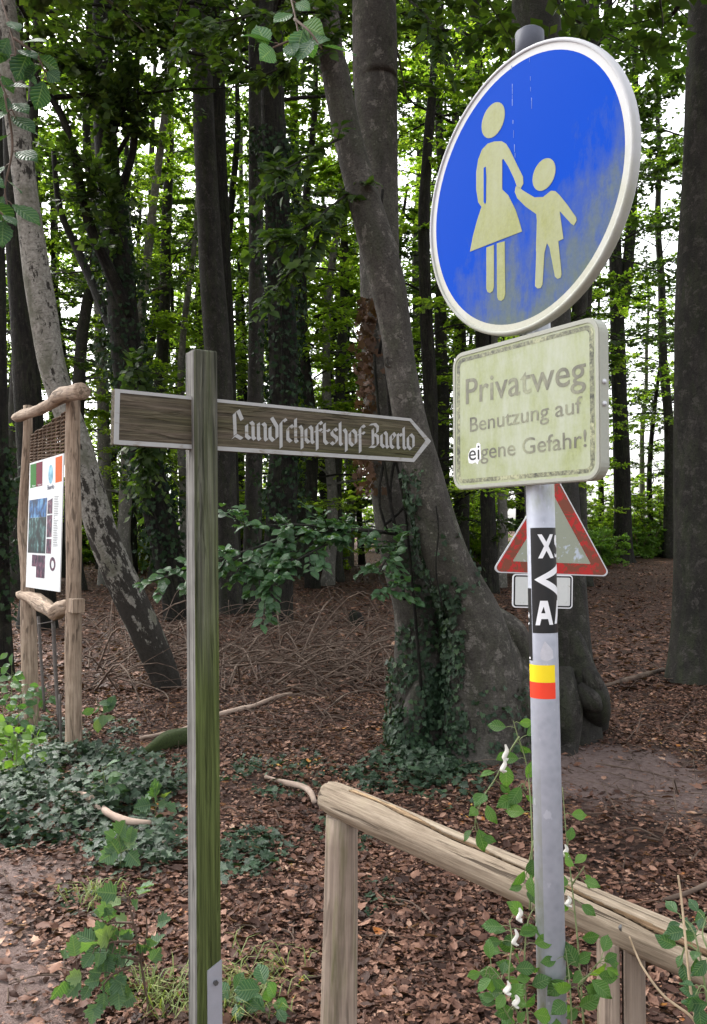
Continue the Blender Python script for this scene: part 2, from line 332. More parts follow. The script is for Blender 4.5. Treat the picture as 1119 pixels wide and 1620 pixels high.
def rail_mat():
    m, nt = mat_new('rail_wood'); n1 = noise(nt, coords(nt, scale=(1, 1, .05)), 90, 6, .65, .4); n2 = noise(nt, coords(nt, scale=(1, 1, .5)), 9, 5, .65); n3 = noise(nt, coords(nt, scale=(1, 1, .04)), 40, 4, .6, .6); n4 = noise(nt, coords(nt, scale=(1, 1, .3)), 30, 3, .5)
    col = ramp(nt, mth(nt, 'ADD', mth(nt, 'MULTIPLY', n1, .6), mth(nt, 'MULTIPLY', n2, .4)), [(.3, (.13, .1, .07)), (.46, (.29, .23, .168)), (.6, (.42, .345, .26)), (.75, (.52, .44, .35))])
    col = mix(nt, ramp(nt, n2, [(.52, 0), (.7, .5)]), col, (.22, .19, .11)); ck = ramp(nt, n3, [(.34, 1), (.4, 0)]); col = mix(nt, mth(nt, 'MULTIPLY', ck, .75), col, (.045, .032, .024))
    x = nd(nt, 'SeparateXYZ', {'Vector': nd(nt, 'Attribute', attribute_name='co').outputs['Vector']}).outputs[0]
    col = mix(nt, mth(nt, 'MULTIPLY', mth(nt, 'GREATER_THAN', x, 25), .75), col, mix(nt, ramp(nt, n1, [(.4, 0), (.6, 1)]), (.12, .062, .03), (.42, .28, .15)))
    col = mix(nt, mth(nt, 'MULTIPLY', mth(nt, 'GREATER_THAN', x, 75), .85), col, (.03, .02, .014))
    finish(nt, col, .85, bumpn(nt, mth(nt, 'SUBTRACT', mth(nt, 'ADD', n1, n4), ck), .7, .006), spec=.15); return m
M_RAIL = rail_mat()
M_RAILP = wood('fence_post_wood', (.16, .12, .093), (.3, .235, .185), (.42, .335, .27), 60, .04, (.17, .16, .08), -.25, 'co', 2, .3, 9, .4)
M_TWIG = wood('twig_wood', (.05, .034, .026), (.12, .085, .065), (.25, .19, .145), 12, .3, None, 0, 'co', 2, .2)
M_STICK = wood('bleached_stick', (.22, .16, .12), (.4, .3, .24), (.55, .44, .36), 14, .2, None, 0, 'co', 2, .4)
M_WICKER = wood('wicker', (.05, .032, .02), (.13, .085, .055), (.22, .15, .1), 30, .3, None, 0, 'co', 2, .4)
M_STALK = simple('dry_stalk', (.45, .34, .22), .7)
M_GSTEM = simple('green_stem', (.16, .2, .08), .6)
M_BSTEM = simple('brown_stem', (.1, .065, .045), .7)
M_FLOWER = simple('white_petals', (.62, .6, .54), .7, .2, 60)
M_GRASS = leaf_mat('grass_blades', [(0, (.1, .15, .04)), (.7, (.18, .22, .07)), (1, (.35, .32, .15))], .3, .6, .3)
M_MOSS = simple('moss', (.03, .045, .01), .95, .5, 60, bump=1.0)
M_GALV = simple('galvanised_steel', (.4, .42, .47), .5, .1, 14, .35)
M_DARKTOP = simple('dull_steel', (.06, .065, .085), .6, .3, 20, .1)
M_ALU = simple('aluminium_rim', (.6, .61, .63), .42, .08, 25, .3)
M_BLACK = simple('black_film', (.012, .013, .014), .35, .2)
M_WHITE = simple('white_film', (.82, .83, .85), .4, .03)
M_YEL = simple('yellow_film', (.9, .68, .012), .45, .03)
M_RED = simple('red_film', (.85, .055, .02), .45, .03)
M_SHOE = simple('zinc_shoe', (.4, .41, .46), .45, .08, 20, .3)
M_IRON = simple('iron_rod', (.11, .095, .085), .7, .3, 30, .3)
M_BOLT = simple('bolt_steel', (.13, .13, .13), .5, .3, 80, .6)

# ------------------------------------------------------------------ ground
def dirt_at(x, y):
    w = .18 * np.sin(2.3 * x + 1.1 * y) + .12 * np.sin(4.7 * y - 1.9 * x + 1) + .07 * np.sin(9 * x + 7 * y)
    path = 1 / (1 + np.exp((x + .98 + .33 * (y - 3.2) + w) * 9)) * (1 / (1 + np.exp((y - 4.35 + w) * 8)))
    patch = np.exp(-(((x - 1.75) / .75) ** 2 + ((y - 6.0 + .3 * (x - 1.7)) / .95) ** 2) * 1.1 + w * .8)
    return np.clip(np.maximum(path, patch * 1.5), 0, 1)
def axis_grid(lo, hi, near, step, far):
    a = [0.0]; s = step
    while a[-1] < max(abs(lo), hi):
        a.append(a[-1] + (step if a[-1] < near else s)); s = s * (1.12 if a[-1] >= near else 1)
    a = np.array(a); return np.concatenate([-a[a <= abs(lo)][::-1][:-1], a[a <= hi]])
gx = axis_grid(-260, 260, 7, .12, 1); gy = np.concatenate([np.linspace(-60, 0, 25)[:-1], axis_grid(0, 320, 15, .12, 1)])
X, Y = np.meshgrid(gx, gy, indexing='ij'); Z = ground_z(X, Y)
g = Geo(); nx, ny = X.shape; ii, jj = np.meshgrid(np.arange(nx - 1), np.arange(ny - 1), indexing='ij')
q = np.stack([ii * ny + jj, (ii + 1) * ny + jj, (ii + 1) * ny + jj + 1, ii * ny + jj + 1], -1).reshape(-1, 4)
g.add(np.stack([X, Y, Z], -1).reshape(-1, 3), co=np.stack([dirt_at(X, Y), X * 0, X * 0], -1).reshape(-1, 3), quads=q)
def ground_mat():
    m, nt = mat_new('forest_floor'); v = coords(nt, 'obj')
    dirt = nd(nt, 'SeparateXYZ', {'Vector': nd(nt, 'Attribute', attribute_name='co').outputs['Vector']}).outputs[0]
    vor = nd(nt, 'TexVoronoi', {'Vector': nd(nt, 'Mapping', {'Vector': v, 'Scale': (1, 1, .3)}).outputs[0], 'Scale': 24.0, 'Randomness': 1.0})
    vs = nd(nt, 'SeparateColor', {'Color': vor.outputs['Color']}).outputs[0]
    lit = ramp(nt, vs, [(0, (.02, .012, .009)), (.45, (.055, .028, .02)), (.78, (.115, .06, .042)), (.95, (.21, .12, .082)), (1, (.34, .15, .05))])
    n1 = noise(nt, v, 26, 8, .7); n2 = noise(nt, v, 1.2, 5, .6); n3 = noise(nt, v, 120, 4, .7)
    soil = ramp(nt, n1, [(.3, (.022, .015, .012)), (.6, (.055, .038, .031)), (.8, (.1, .07, .058))])
    leafy = mix(nt, ramp(nt, n2, [(.35, .15), (.65, .6)]), lit, soil)
    dcol = ramp(nt, mth(nt, 'ADD', mth(nt, 'MULTIPLY', n1, .6), mth(nt, 'MULTIPLY', n3, .4)), [(.3, (.1, .068, .06)), (.5, (.2, .145, .13)), (.7, (.3, .235, .21))])
    col = mix(nt, ramp(nt, mth(nt, 'ADD', dirt, mth(nt, 'MULTIPLY', mth(nt, 'SUBTRACT', n1, .5), .5)), [(.3, 0), (.65, 1)]), leafy, dcol)
    finish(nt, col, .95, bumpn(nt, mth(nt, 'ADD', n1, mth(nt, 'ADD', mth(nt, 'MULTIPLY', vs, .5), n3)), .8, .03), spec=.15); return m
gr = obj('ground', g, ground_mat()); gr['kind'] = 'structure'; gr['label'] = 'brown leaf strewn forest floor with bare trodden soil'

def litter(name, n, y0, y1, size, label, power=1.0):
    g = Geo()
    y = y0 + (y1 - y0) * rng.random(n) ** power; x = (rng.random(n) * 2 - 1) * (.5 * y + 1.0)
    clump = .5 + .5 * np.sin(2.1 * x + 1.3 * np.sin(1.7 * y)) * np.sin(1.6 * y + .8 * np.sin(2.3 * x)) + .3 * np.sin(7 * x + 3 * np.sin(5 * y)) * np.sin(6 * y + 2)
    keep = rng.random(n) < (1 - .93 * dirt_at(x, y)) * np.clip(.3 + .6 * clump, .12, 1)
    x, y = x[keep], y[keep]; n = len(x)
    P = np.stack([x, y, ground_z(x, y) + .002 + .02 * rng.random(n) ** 1.5], 1)
    a = rng.uniform(0, 6.283, n); D = np.stack([np.cos(a), np.sin(a), rng.normal(0, .2, n)], 1)
    Nn = np.stack([rng.normal(0, .34, n), rng.normal(0, .34, n), np.ones(n)], 1)
    flip = rng.random(n) < .4; Nn[flip] *= -1
    S = size * np.clip(rng.lognormal(-.15, .42, n), .3, 2.0); h = rng.random(n)
    for t, k in ((T_LITTER, h < .4), (T_LITTER2, (h >= .4) & (h < .75)), (T_LITTER3, h >= .75)): scatter(g, t, P[k], D[k], Nn[k], S[k])
    return tag(obj(name, g, M_LITTER), label, 'fallen leaves', kind='stuff')
litter('leaf_crumbs', 90000, 2.0, 8.0, .02, 'small crumbled leaf bits between the near fallen leaves', 1.25)
litter('leaf_litter', 165000, 2.0, 9.0, .036, 'dry brown and orange leaves strewn over the near forest floor', 1.25)
litter('leaf_litter', 100000, 9.0, 36.0, .07, 'dull brown leaves covering the shaded floor between the trunks', 1.5)

# ------------------------------------------------------------------ trees
def crown(gl, gw, foot, top, R_, nb, lpb, size, seed, t=T_FAR, elev=(0.0, .5), droop=.25, r0=.05, twigs=8, flat=.35, z_lo=.0, shape=None):
    """limbs leave the stem between foot and top, split into twigs and carry flattened sprays of leaves"""
    r = np.random.default_rng(seed); foot = np.array(foot, float); top = np.array(top, float)
    PP = []; DD = []; NN = []
    for b in range(nb):
        s = z_lo + (1 - z_lo) * (b + r.random()) / nb; p0 = foot + (top - foot) * s
        L = R_ * (shape(s) if shape else (1 - .55 * s)) * r.uniform(.6, 1.15); az = r.uniform(0, 6.283) if b > 3 else b * 1.57 + r.uniform(-.5, .5)
        e = r.uniform(*elev) + .3 * s; d = np.array([math.cos(az) * math.cos(e), math.sin(az) * math.cos(e), math.sin(e)])
        tt = np.linspace(0, 1, 6); wob = np.cumsum(r.normal(0, .05 * L, (6, 3)), 0) * tt[:, None]
        C = p0 + np.outer(tt * L, d) + wob; C[:, 2] -= droop * L * tt ** 2
        tube(gw, C, r0 * (1 - .85 * tt) * (L / R_), 5, 2, cap=False)
        side = np.cross(d, [0, 0, 1]); side /= np.linalg.norm(side) + 1e-9
        for k in range(twigs):
            u = .22 + .78 * (k + r.random()) / twigs; i = min(int(u * 5), 4); f_ = u * 5 - i; q0 = C[i] * (1 - f_) + C[i + 1] * f_
            sg = 1 if k % 2 else -1; td = d * r.uniform(.3, .9) + side * sg * r.uniform(.5, 1) + np.array([0, 0, r.normal(0, .22)]); td /= np.linalg.norm(td)
            tl = L * r.uniform(.22, .48) * (1.15 - .6 * u); q1 = q0 + td * tl; q1[2] -= .12 * tl
            tube(gw, [q0, (q0 + q1) / 2 + r.normal(0, .03 * tl, 3), q1], [r0 * .22 * (L / R_), r0 * .14 * (L / R_), .003], 3, 1, cap=False)
            m = max(3, int(lpb / twigs * r.uniform(.5, 1.5))); w = r.random(m) ** .8
            P = q0 + np.outer(w, q1 - q0) + r.normal(0, 1, (m, 3)) * np.array([.16, .16, .05]) * (tl * .55 + .05)
            D = td + r.normal(0, .8, (m, 3)) * np.array([1, 1, .35]) - np.array([0, 0, .25])
            PP.append(P); DD.append(D); NN.append(np.array([0, 0, 1.]) + r.normal(0, flat, (m, 3)))
    P = np.concatenate(PP); scatter(gl, t, P, np.concatenate(DD), np.concatenate(NN), size * r.uniform(.65, 1.25, len(P)))

def px_path(rows, Y0, Y1=None):
    Y1 = Y0 if Y1 is None else Y1; n = len(rows)
    P = np.array([at(a, b, Y0 + (Y1 - Y0) * i / max(1, n - 1)) for i, (a, b, w) in enumerate(rows)])
    rad = np.array([w / 2 / F * (Y0 + (Y1 - Y0) * i / max(1, n - 1)) for i, (a, b, w) in enumerate(rows)])
    return P, rad
def extend(P, rad, ztop, taper=.45, sink=.3):
    """continue the stem above the frame and root it in the ground"""
    d = P[-1] - P[-2]; d /= np.linalg.norm(d); d = d * .6 + np.array([0, 0, .4]); d /= np.linalg.norm(d)
    L = (ztop - P[-1][2]) / d[2]
    if L > .3:
        P = np.vstack([P, P[-1] + d * L * .5, P[-1] + d * L]); rad = np.concatenate([rad, [rad[-1] * (1 + taper) / 2, rad[-1] * taper]])
    b = P[0].copy(); b[2] = float(ground_z(b[0], b[1])) - sink
    return np.vstack([b, P]), np.concatenate([[rad[0] * 1.05], rad])
def big_tree(name, label, rows, Y0, Y1=None, ztop=14, mat=None, R_=4, nb=26, lpb=420, zc=None, leaf=.13, flare=.35, seed=1, group=None, n=20, leafmat=None, cat='tree', extra=None, r0=.07, bump=.02):
    P, rad = px_path(rows, Y0, Y1); P, rad = extend(P, rad, ztop)
    root = thing(name, label, cat, (P[0][0], P[0][1], float(ground_z(P[0][0], P[0][1]))), group)
    gt = Geo(); tube(gt, P, rad, n, 6, bump, flare, .45, 4, seed=seed)
    gl = Geo(); zc = zc or ztop * .5
    k = np.argmin(abs(P[:, 2] - zc)); foot = P[k]
    crown(gl, gt, foot, P[-1] + np.array([0, 0, 1.0]), R_, nb, lpb, leaf, seed, r0=r0)
    if extra: extra(gt, gl)
    tr = obj('trunk', gt, mat or M_BEECH2, root); obj('crown', gl, leafmat or M_CROWN, root)
    return root, tr, P, rad

# --- the double stemmed beech in the middle
A_ROWS = [(768, 1195, 142), (768, 1130, 126), (764, 1060, 112), (752, 985, 90), (731, 932, 75), (712, 894, 71), (698, 855, 68), (683, 800, 63), (667, 735, 58), (656, 695, 55), (646, 650, 51), (634, 585, 49), (626, 520, 49), (612, 445, 56), (592, 370, 56), (568, 285, 50), (547, 200, 46), (530, 110, 44), (514, 0, 41)]
B_ROWS = [(668, 1195, 98), (667, 1120, 92), (664, 1040, 80), (656, 965, 66), (637, 897, 60), (622, 830, 57), (612, 740, 58), (606, 640, 60), (603, 540, 62), (601, 420, 64), (598, 300, 66), (595, 150, 68), (592, 0, 70)]
PA, ra = px_path(A_ROWS, 6.35, 6.0); PA, ra = extend(PA, ra, 15)
PB, rb = px_path(B_ROWS, 6.55, 6.9); PB, rb = extend(PB, rb, 17)
beech = thing('beech_tree', 'big grey beech whose leaning stem and upright stem rise from one ivy clad foot', 'tree', (.75, 6.4, 0))
gt = Geo(); tube(gt, PA, ra, 36, 8, .011, .12, .4, 5, seed=3); tube(gt, PB, rb, 28, 6, .011, .15, .4, 4, seed=8)
def root_arm(geo, pts, rad, seed): tube(geo, pts, rad, 18, 6, .05, seed=seed)
def gp(px, py, dz=0.0): p = on_ground(px, py); p[2] += dz; return p
root_arm(gt, [at(740, 960, 6.5), at(785, 985, 6.45), at(815, 1010, 6.45), at(836, 1080, 6.45), at(846, 1140, 6.42), gp(866, 1198, -.05)], [.11, .12, .12, .12, .1, .04], 5)
root_arm(gt, [at(770, 985, 6.42), at(800, 1050, 6.35), at(806, 1130, 6.3), gp(806, 1205, -.05)], [.11, .13, .13, .07], 15)
root_arm(gt, [at(680, 1050, 6.5), at(655, 1130, 6.35), gp(640, 1195, -.03), gp(612, 1225, -.08)], [.08, .1, .08, .03], 6)
root_arm(gt, [at(770, 1020, 6.45), at(762, 1120, 6.28), gp(758, 1200, -.03), gp(750, 1240, -.1)], [.1, .14, .11, .05], 7)
root_arm(gt, [at(810, 1030, 6.45), at(826, 1120, 6.3), gp(838, 1188, -.02), gp(858, 1222, -.1)], [.1, .13, .09, .04], 9)
for kx, ky, kr in ((612, 440, .05), (617, 520, .034), (622, 580, .046), (640, 604, .016)):       # old branch scars
    p = at(kx, ky, 6.0 + .35 * (ky / 1190.0)); d = np.array([-.12, -1, .1]); d /= np.linalg.norm(d)
    p = p + d * (ra[8] - .03)
    th = np.linspace(0, 2 * np.pi, 15); u = np.array([1, 0, 0.]); w = np.array([0, 0, 1.])
    tube(gt, np.array([p + kr * (np.cos(a) * u * 1.05 + np.sin(a) * w * .8) + d * .0 for a in th]), kr * .2, 8, 1, .3, cap=False)
    tube(gt, [p + d * .02, p - d * .0, p - d * .012], [kr * .2, kr * .62, kr * .9], 10, 2, .15)
gl = Geo(); crown(gl, gt, PA[-3], PA[-1] + [0, 0, 1], 4.2, 28, 420, .13, 11, z_lo=.05, r0=.06); crown(gl, gt, PB[-3], PB[-1] + [0, 0, 1], 4.5, 30, 420, .13, 12, z_lo=.05, r0=.06)
beech_trunk = obj('trunk', gt, M_BEECH, beech); obj('crown', gl, M_CROWN, beech)
# low leafy limb growing left from the upright stem, and dark sprays hanging higher up
def spray(gl, gw, C, nt_, leaf, t, tw=(.12, .3), per=12, r=.012, seed=0, hang=.15, tilt=.4):
    r_ = np.random.default_rng(seed); C = spline(np.array(C), 6); n = len(C)
    tube(gw, C, np.linspace(r, r * .3, n), 6, 1)
    P = []; D = []; N_ = []
    for k in range(nt_):
        i = int(r_.integers(1, n - 1)); d = C[min(i + 1, n - 1)] - C[i - 1]; d /= np.linalg.norm(d); s = np.cross(d, [0, 0, 1]) * r_.choice([-1, 1])
        td = d * r_.uniform(.2, .8) + s * r_.uniform(.4, 1) + np.array([0, 0, r_.normal(.0, .35)]); td /= np.linalg.norm(td); L = r_.uniform(*tw)
        q1 = C[i] + td * L; q1[2] -= hang * L; tube(gw, [C[i], (C[i] + q1) / 2 + [0, 0, .02 * L], q1], [r * .4, r * .3, r * .12], 4, 2, cap=False)
        m = int(per * r_.uniform(.6, 1.3)); w = np.linspace(.15, 1, m); sg = np.where(np.arange(m) % 2, 1, -1)
        sd_ = np.cross(td, [0, 0, 1]); sd_ /= np.linalg.norm(sd_) + 1e-9
        P.append(C[i] + np.outer(w, q1 - C[i]) + r_.normal(0, .006, (m, 3))); D.append(td * .7 + np.outer(sg, sd_) * .75 + r_.normal(0, .2, (m, 3)) - [0, 0, .15]); N_.append(np.array([0, -.35, 1]) + r_.normal(0, tilt, (m, 3)))
    P = np.concatenate(P); scatter(gl, t, P, np.concatenate(D), np.concatenate(N_), leaf * r_.uniform(.7, 1.2, len(P)))
gl = Geo(); gw = Geo()
for C, n_, sd_, rr in (([at(632, 845, 6.5), at(560, 838, 6.2), at(480, 845, 6.0), at(400, 868, 5.8), at(320, 895, 5.7), at(240, 920, 5.6)], 40, 21, .016),
                       ([at(560, 838, 6.2), at(500, 870, 5.9), at(440, 905, 5.7), at(415, 945, 5.6)], 22, 22, .009),
                       ([at(640, 850, 6.5), at(615, 880, 6.1), at(600, 910, 5.9), at(612, 935, 5.8)], 16, 23, .009),
                       ([at(560, 838, 6.2), at(470, 830, 6.0), at(400, 832, 5.9), at(372, 822, 5.9)], 20, 24, .009),
                       ([at(480, 845, 6.0), at(400, 900, 5.8), at(350, 915, 5.7)], 16, 25, .008)):
    spray(gl, gw, C, n_, .078, T_LEAF, (.1, .26), 11, rr, sd_)
lb = obj('low_branch', gw, M_BEECH2, beech); obj('foliage', gl, M_SPRAY, lb, label='glossy green beech leaves on the low limb')
gl = Geo(); gw = Geo()
for C, n_, sd_ in (([at(548, 215, 6.0), at(505, 235, 5.8), at(462, 262, 5.7), at(425, 275, 5.6)], 16, 31), ([at(570, 290, 6.1), at(520, 330, 5.9), at(470, 370, 5.8), at(420, 385, 5.7)], 26, 32),
                   ([at(520, 330, 5.9), at(490, 400, 5.8), at(450, 440, 5.8), at(425, 470, 5.8)], 16, 33), ([at(540, 60, 6.0), at(470, 95, 5.7), at(410, 120, 5.6), at(370, 110, 5.6)], 20, 34),
                   ([at(540, 20, 6.0), at(440, 20, 5.6), at(350, 35, 5.5), at(290, 60, 5.4)], 34, 35), ([at(592, -40, 6.6), at(670, 20, 6.3), at(700, 80, 6.2)], 14, 36)):
    spray(gl, gw, C, n_, .085, T_LEAF, (.12, .3), 11, .011, sd_)
hb = obj('hanging_branch', gw, M_BEECH2, beech); obj('foliage', gl, M_CROWN, hb)

# --- the other trees that can be told apart, near to far
def t2_roots(gt, gl):
    root_arm(gt, [at(900, 1000, 6.9), at(922, 1070, 6.8), at(938, 1110, 6.75), gp(948, 1150, -.02)], [.1, .12, .13, .08], 41)
    root_arm(gt, [at(880, 1060, 6.7), at(890, 1120, 6.6), gp(896, 1190, -.02), gp(905, 1215, -.08)], [.14, .15, .08, .04], 42)
    tube(gt, [at(915, 1085, 6.62), at(932, 1105, 6.58), at(944, 1118, 6.66)], [.05, .085, .05], 10, 5, .08, seed=43)
    tube(gt, [at(928, 1060, 6.72), at(938, 1080, 6.65), at(940, 1100, 6.7)], [.05, .07, .05], 10, 5, .08, seed=44)
big_tree('beech_tree', 'beech with knobbly swollen roots standing right behind the grey sign pole', [(896, 1165, 100), (890, 1080, 98), (885, 1000, 92), (880, 900, 88), (872, 760, 84), (862, 500, 80), (852, 200, 77), (848, 0, 76)], 7.0, 7.1, 17, M_BEECH2, 4.5, 30, 416, 8.5, seed=51, extra=t2_roots, flare=.2)
big_tree('beech_tree', 'thick dark beech trunk cut off by the right edge of the photo', [(1121, 1070, 112), (1119, 980, 104), (1119, 800, 98), (1122, 500, 100), (1128, 250, 92), (1132, 0, 88)], 9.7, 9.9, 18, M_BEECH2, 5, 32, 416, 8.5, seed=52, flare=.55, n=36, bump=.03)
big_tree('beech_tree', 'smooth grey beech trunk rising just left of the fingerpost top', [(364, 968, 36), (358, 850, 38), (352, 700, 41), (343, 540, 42), (333, 400, 38), (324, 220, 34), (320, 100, 33), (318, 0, 33)], 17.5, 17.5, 20, M_BEECH2, 5, 34, 448, 13.5, seed=53)
big_tree('beech_tree', 'darker beech trunk partly hidden behind the smooth grey one', [(372, 955, 26), (366, 800, 26), (360, 600, 27), (352, 400, 27), (346, 250, 26), (343, 100, 26), (342, 0, 26)], 20.0, 20, 21, M_DARK, 5, 34, 416, 13, seed=54)
big_tree('beech_tree', 'slender straight beech trunk above the middle of the arrow board', [(396, 968, 30), (400, 850, 29), (403, 700, 27), (406, 500, 25), (405, 300, 23), (404, 120, 22), (404, 0, 21)], 17.8, 18, 20, M_BEECH2, 4.5, 30, 416, 12.5, seed=55)
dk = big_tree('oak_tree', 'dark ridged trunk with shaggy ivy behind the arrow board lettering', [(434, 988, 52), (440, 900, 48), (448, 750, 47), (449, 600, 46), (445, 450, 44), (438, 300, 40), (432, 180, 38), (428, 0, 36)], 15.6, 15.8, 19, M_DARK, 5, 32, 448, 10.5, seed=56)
def oak_limbs(gt, gl):
    for C, r in (([at(205, 500, 16), at(170, 420, 15.6), at(140, 350, 15.3), at(105, 200, 15), at(62, 130, 14.8)], .13), ([at(195, 560, 16), at(160, 480, 16.5), at(125, 400, 17), at(95, 330, 17), at(85, 240, 17)], .12),
                 ([at(180, 330, 16), at(210, 240, 15.6), at(216, 120, 15.5), at(222, 30, 15.4)], .09), ([at(185, 245, 16), at(230, 170, 15.8), at(262, 110, 15.8)], .05), ([at(178, 200, 16), at(140, 120, 15.7), at(100, 60, 15.6)], .08)):
        tube(gt, C, np.linspace(r, r * .4, len(C)), 8, 4, .04)
    for C, n_, s_ in (([at(180, 330, 15.5), at(150, 280, 15), at(110, 230, 14.8)], 40, 61), ([at(180, 220, 15.4), at(200, 150, 15), at(190, 60, 15)], 70, 62), ([at(170, 160, 15.3), at(130, 110, 15), at(90, 80, 14.6)], 60, 63), ([at(200, 400, 15.4), at(180, 330, 15.4), at(175, 240, 15.4), at(172, 150, 15.3)], 80, 64), ([at(150, 60, 15.3), at(210, 40, 15), at(270, 20, 15)], 50, 65), ([at(205, 560, 15.4), at(230, 640, 15.2), at(235, 740, 15)], 60, 66)):
        spray(gl, gt, C, n_, .17, T_FAR, (.3, .9), 12, .02, s_, .3, .7)
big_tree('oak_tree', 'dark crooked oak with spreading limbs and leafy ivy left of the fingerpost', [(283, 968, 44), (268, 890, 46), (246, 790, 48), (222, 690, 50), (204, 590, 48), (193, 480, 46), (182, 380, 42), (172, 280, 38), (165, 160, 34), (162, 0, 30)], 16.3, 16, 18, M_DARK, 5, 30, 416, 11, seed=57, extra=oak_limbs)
big_tree('ash_tree', 'thin pale trunk slanting up to the right in the left background', [(196, 842, 20), (205, 740, 18), (214, 620, 16), (226, 480, 14), (241, 340, 13), (256, 220, 12), (272, 100, 11), (282, 0, 10)], 24, 24, 20, M_PALE, 3.5, 22, 352, 15.5, seed=58)
big_tree('ash_tree', 'pale grey trunk standing just right of the notice frame', [(168, 850, 22), (166, 760, 20), (163, 640, 19), (158, 500, 17), (150, 350, 15), (146, 150, 14)], 25, 25, 18, M_PALE, 3.5, 24, 352, 9, seed=59)
def fork(gt, gl):
    tube(gt, [at(983, 500, 35), at(992, 430, 35), at(1000, 340, 35), at(1004, 200, 35), at(1006, 0, 35)], [.28, .24, .2, .16, .12], 10, 4, .02)
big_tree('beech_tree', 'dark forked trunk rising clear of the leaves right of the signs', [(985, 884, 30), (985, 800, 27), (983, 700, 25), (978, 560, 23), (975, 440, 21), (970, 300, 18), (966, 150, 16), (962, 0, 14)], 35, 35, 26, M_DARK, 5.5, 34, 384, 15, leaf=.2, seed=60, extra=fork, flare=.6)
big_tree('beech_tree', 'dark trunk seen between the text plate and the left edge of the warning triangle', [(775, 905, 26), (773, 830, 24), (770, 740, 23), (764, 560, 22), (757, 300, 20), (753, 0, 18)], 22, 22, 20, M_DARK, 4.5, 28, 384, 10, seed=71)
big_tree('beech_tree', 'dark trunk peeping out above the right slope of the warning triangle', [(912, 895, 34), (911, 820, 30), (914, 700, 28), (922, 520, 26), (930, 300, 24), (936, 100, 22), (938, 0, 21)], 26, 26, 22, M_BEECH2, 5, 30, 384, 11, seed=72)
edge = big_tree('oak_tree', 'dark trunk with ivy at the left edge behind the notice frame', [(2, 1068, 34), (0, 960, 32), (-2, 800, 30), (-3, 600, 29), (-8, 300, 27), (-12, 0, 25)], 10.1, 10.1, 16, M_DARK, 3.5, 24, 384, 8.5, seed=73)
big_tree('oak_tree', 'dark trunk filling the gap behind the leaning birch top', [(60, 900, 48), (52, 760, 44), (40, 560, 40), (28, 400, 36), (22, 200, 34), (20, 0, 32)], 15, 15, 18, M_DARK, 4.5, 28, 384, 10, seed=74)
birch = big_tree('birch_tree', 'white barked birch bending up leftwards behind the notice frame', [(266, 1085, 44), (240, 1020, 50), (206, 945, 50), (168, 860, 47), (143, 780, 44), (122, 700, 43), (98, 630, 42), (81, 570, 42), (68, 490, 42), (53, 390, 40), (38, 280, 38), (24, 160, 36), (12, 40, 34), (2, -80, 32)], 9.2, 8.7, 14, M_BIRCH, 3, 24, 352, 8.8, seed=75, flare=.05, n=24, bump=.03)

# slim stems of the middle distance: (px top, px bottom, width, Y)
SLIM = [(492, 498, 14, 24), (538, 530, 13, 26), (514, 522, 10, 30), (466, 484, 12, 28), (548, 552, 11, 33), (668, 690, 17, 21), (706, 700, 14, 26), (648, 668, 12, 30), (742, 720, 13, 29), (770, 812, 16, 24), (800, 842, 12, 31),
        (122, 126, 20, 23), (96, 108, 15, 28), (250, 256, 16, 27), (296, 268, 13, 25), (226, 232, 10, 33), (318, 322, 12, 32), (1030, 1030, 15, 40), (1060, 1056, 18, 38), (1010, 1008, 9, 44), (960, 948, 12, 40), (890, 896, 18, 30), (576, 570, 12, 34), (20, 44, 18, 21), (460, 462, 9, 40), (610, 600, 9, 42), (375, 380, 10, 36), (690, 716, 10, 38)]
protos = []
def forest_tree(h, r, z0, R_, nb, lpb, seed, leaf, mat, lm):
    rr = np.random.default_rng(seed); rt = thing('woodland_tree', 'slim young beech stem with leafy boughs in the crowded background', 'tree', (0, 0, 0), 'slim background beeches')
    z = np.linspace(-.3, h, 8); w = np.cumsum(rr.normal(0, .13, (8, 2)), 0); P = np.column_stack([w[:, 0] - w[0, 0], w[:, 1] - w[0, 1], z]); gt = Geo(); gl = Geo()
    tube(gt, P, r * (1 - .7 * np.linspace(0, 1, 8)), 9, 3, .03, .35, .4, seed=seed)
    crown(gl, gt, P[0] + [0, 0, z0], P[-1], R_, nb, lpb, leaf, seed, r0=.035, elev=(-.1, .45), shape=lambda s: 1 - .5 * s)
    obj('trunk', gt, mat, rt); obj('crown', gl, lm, rt); return rt
protos = [forest_tree(15, .2, 2.2, 3.0, 36, 330, 101, .125, M_DARK, M_FARLEAF), forest_tree(18, .24, 4.5, 3.4, 36, 330, 102, .125, M_BEECH2, M_FARLEAF),
          forest_tree(13, .16, 1.6, 2.8, 34, 320, 103, .12, M_DARK, M_CROWN), forest_tree(20, .26, 6, 3.8, 38, 340, 104, .13, M_BEECH2, M_CROWN), forest_tree(16, .18, 3, 3.2, 36, 330, 105, .125, M_PALE, M_FARLEAF)]
fr = random.Random(5); spots = []
for a, b, w, Yd in SLIM: spots.append(((a + b) / 2, Yd))
for k in range(52):
    Yd = 24 + 24 * fr.random(); px = fr.uniform(-60, 1180)
    if 930 < px < 1130 or 90 < px < 150: continue
    spots.append((px, Yd))
for k in range(9): spots.append((fr.choice([fr.uniform(-80, 920), fr.uniform(-80, 480), fr.uniform(1090, 1220)]), fr.uniform(44, 60)))
for k in range(16): spots.append((fr.uniform(-560, -90) if k % 2 else fr.uniform(1210, 1600), fr.uniform(17, 42)))
used = set()
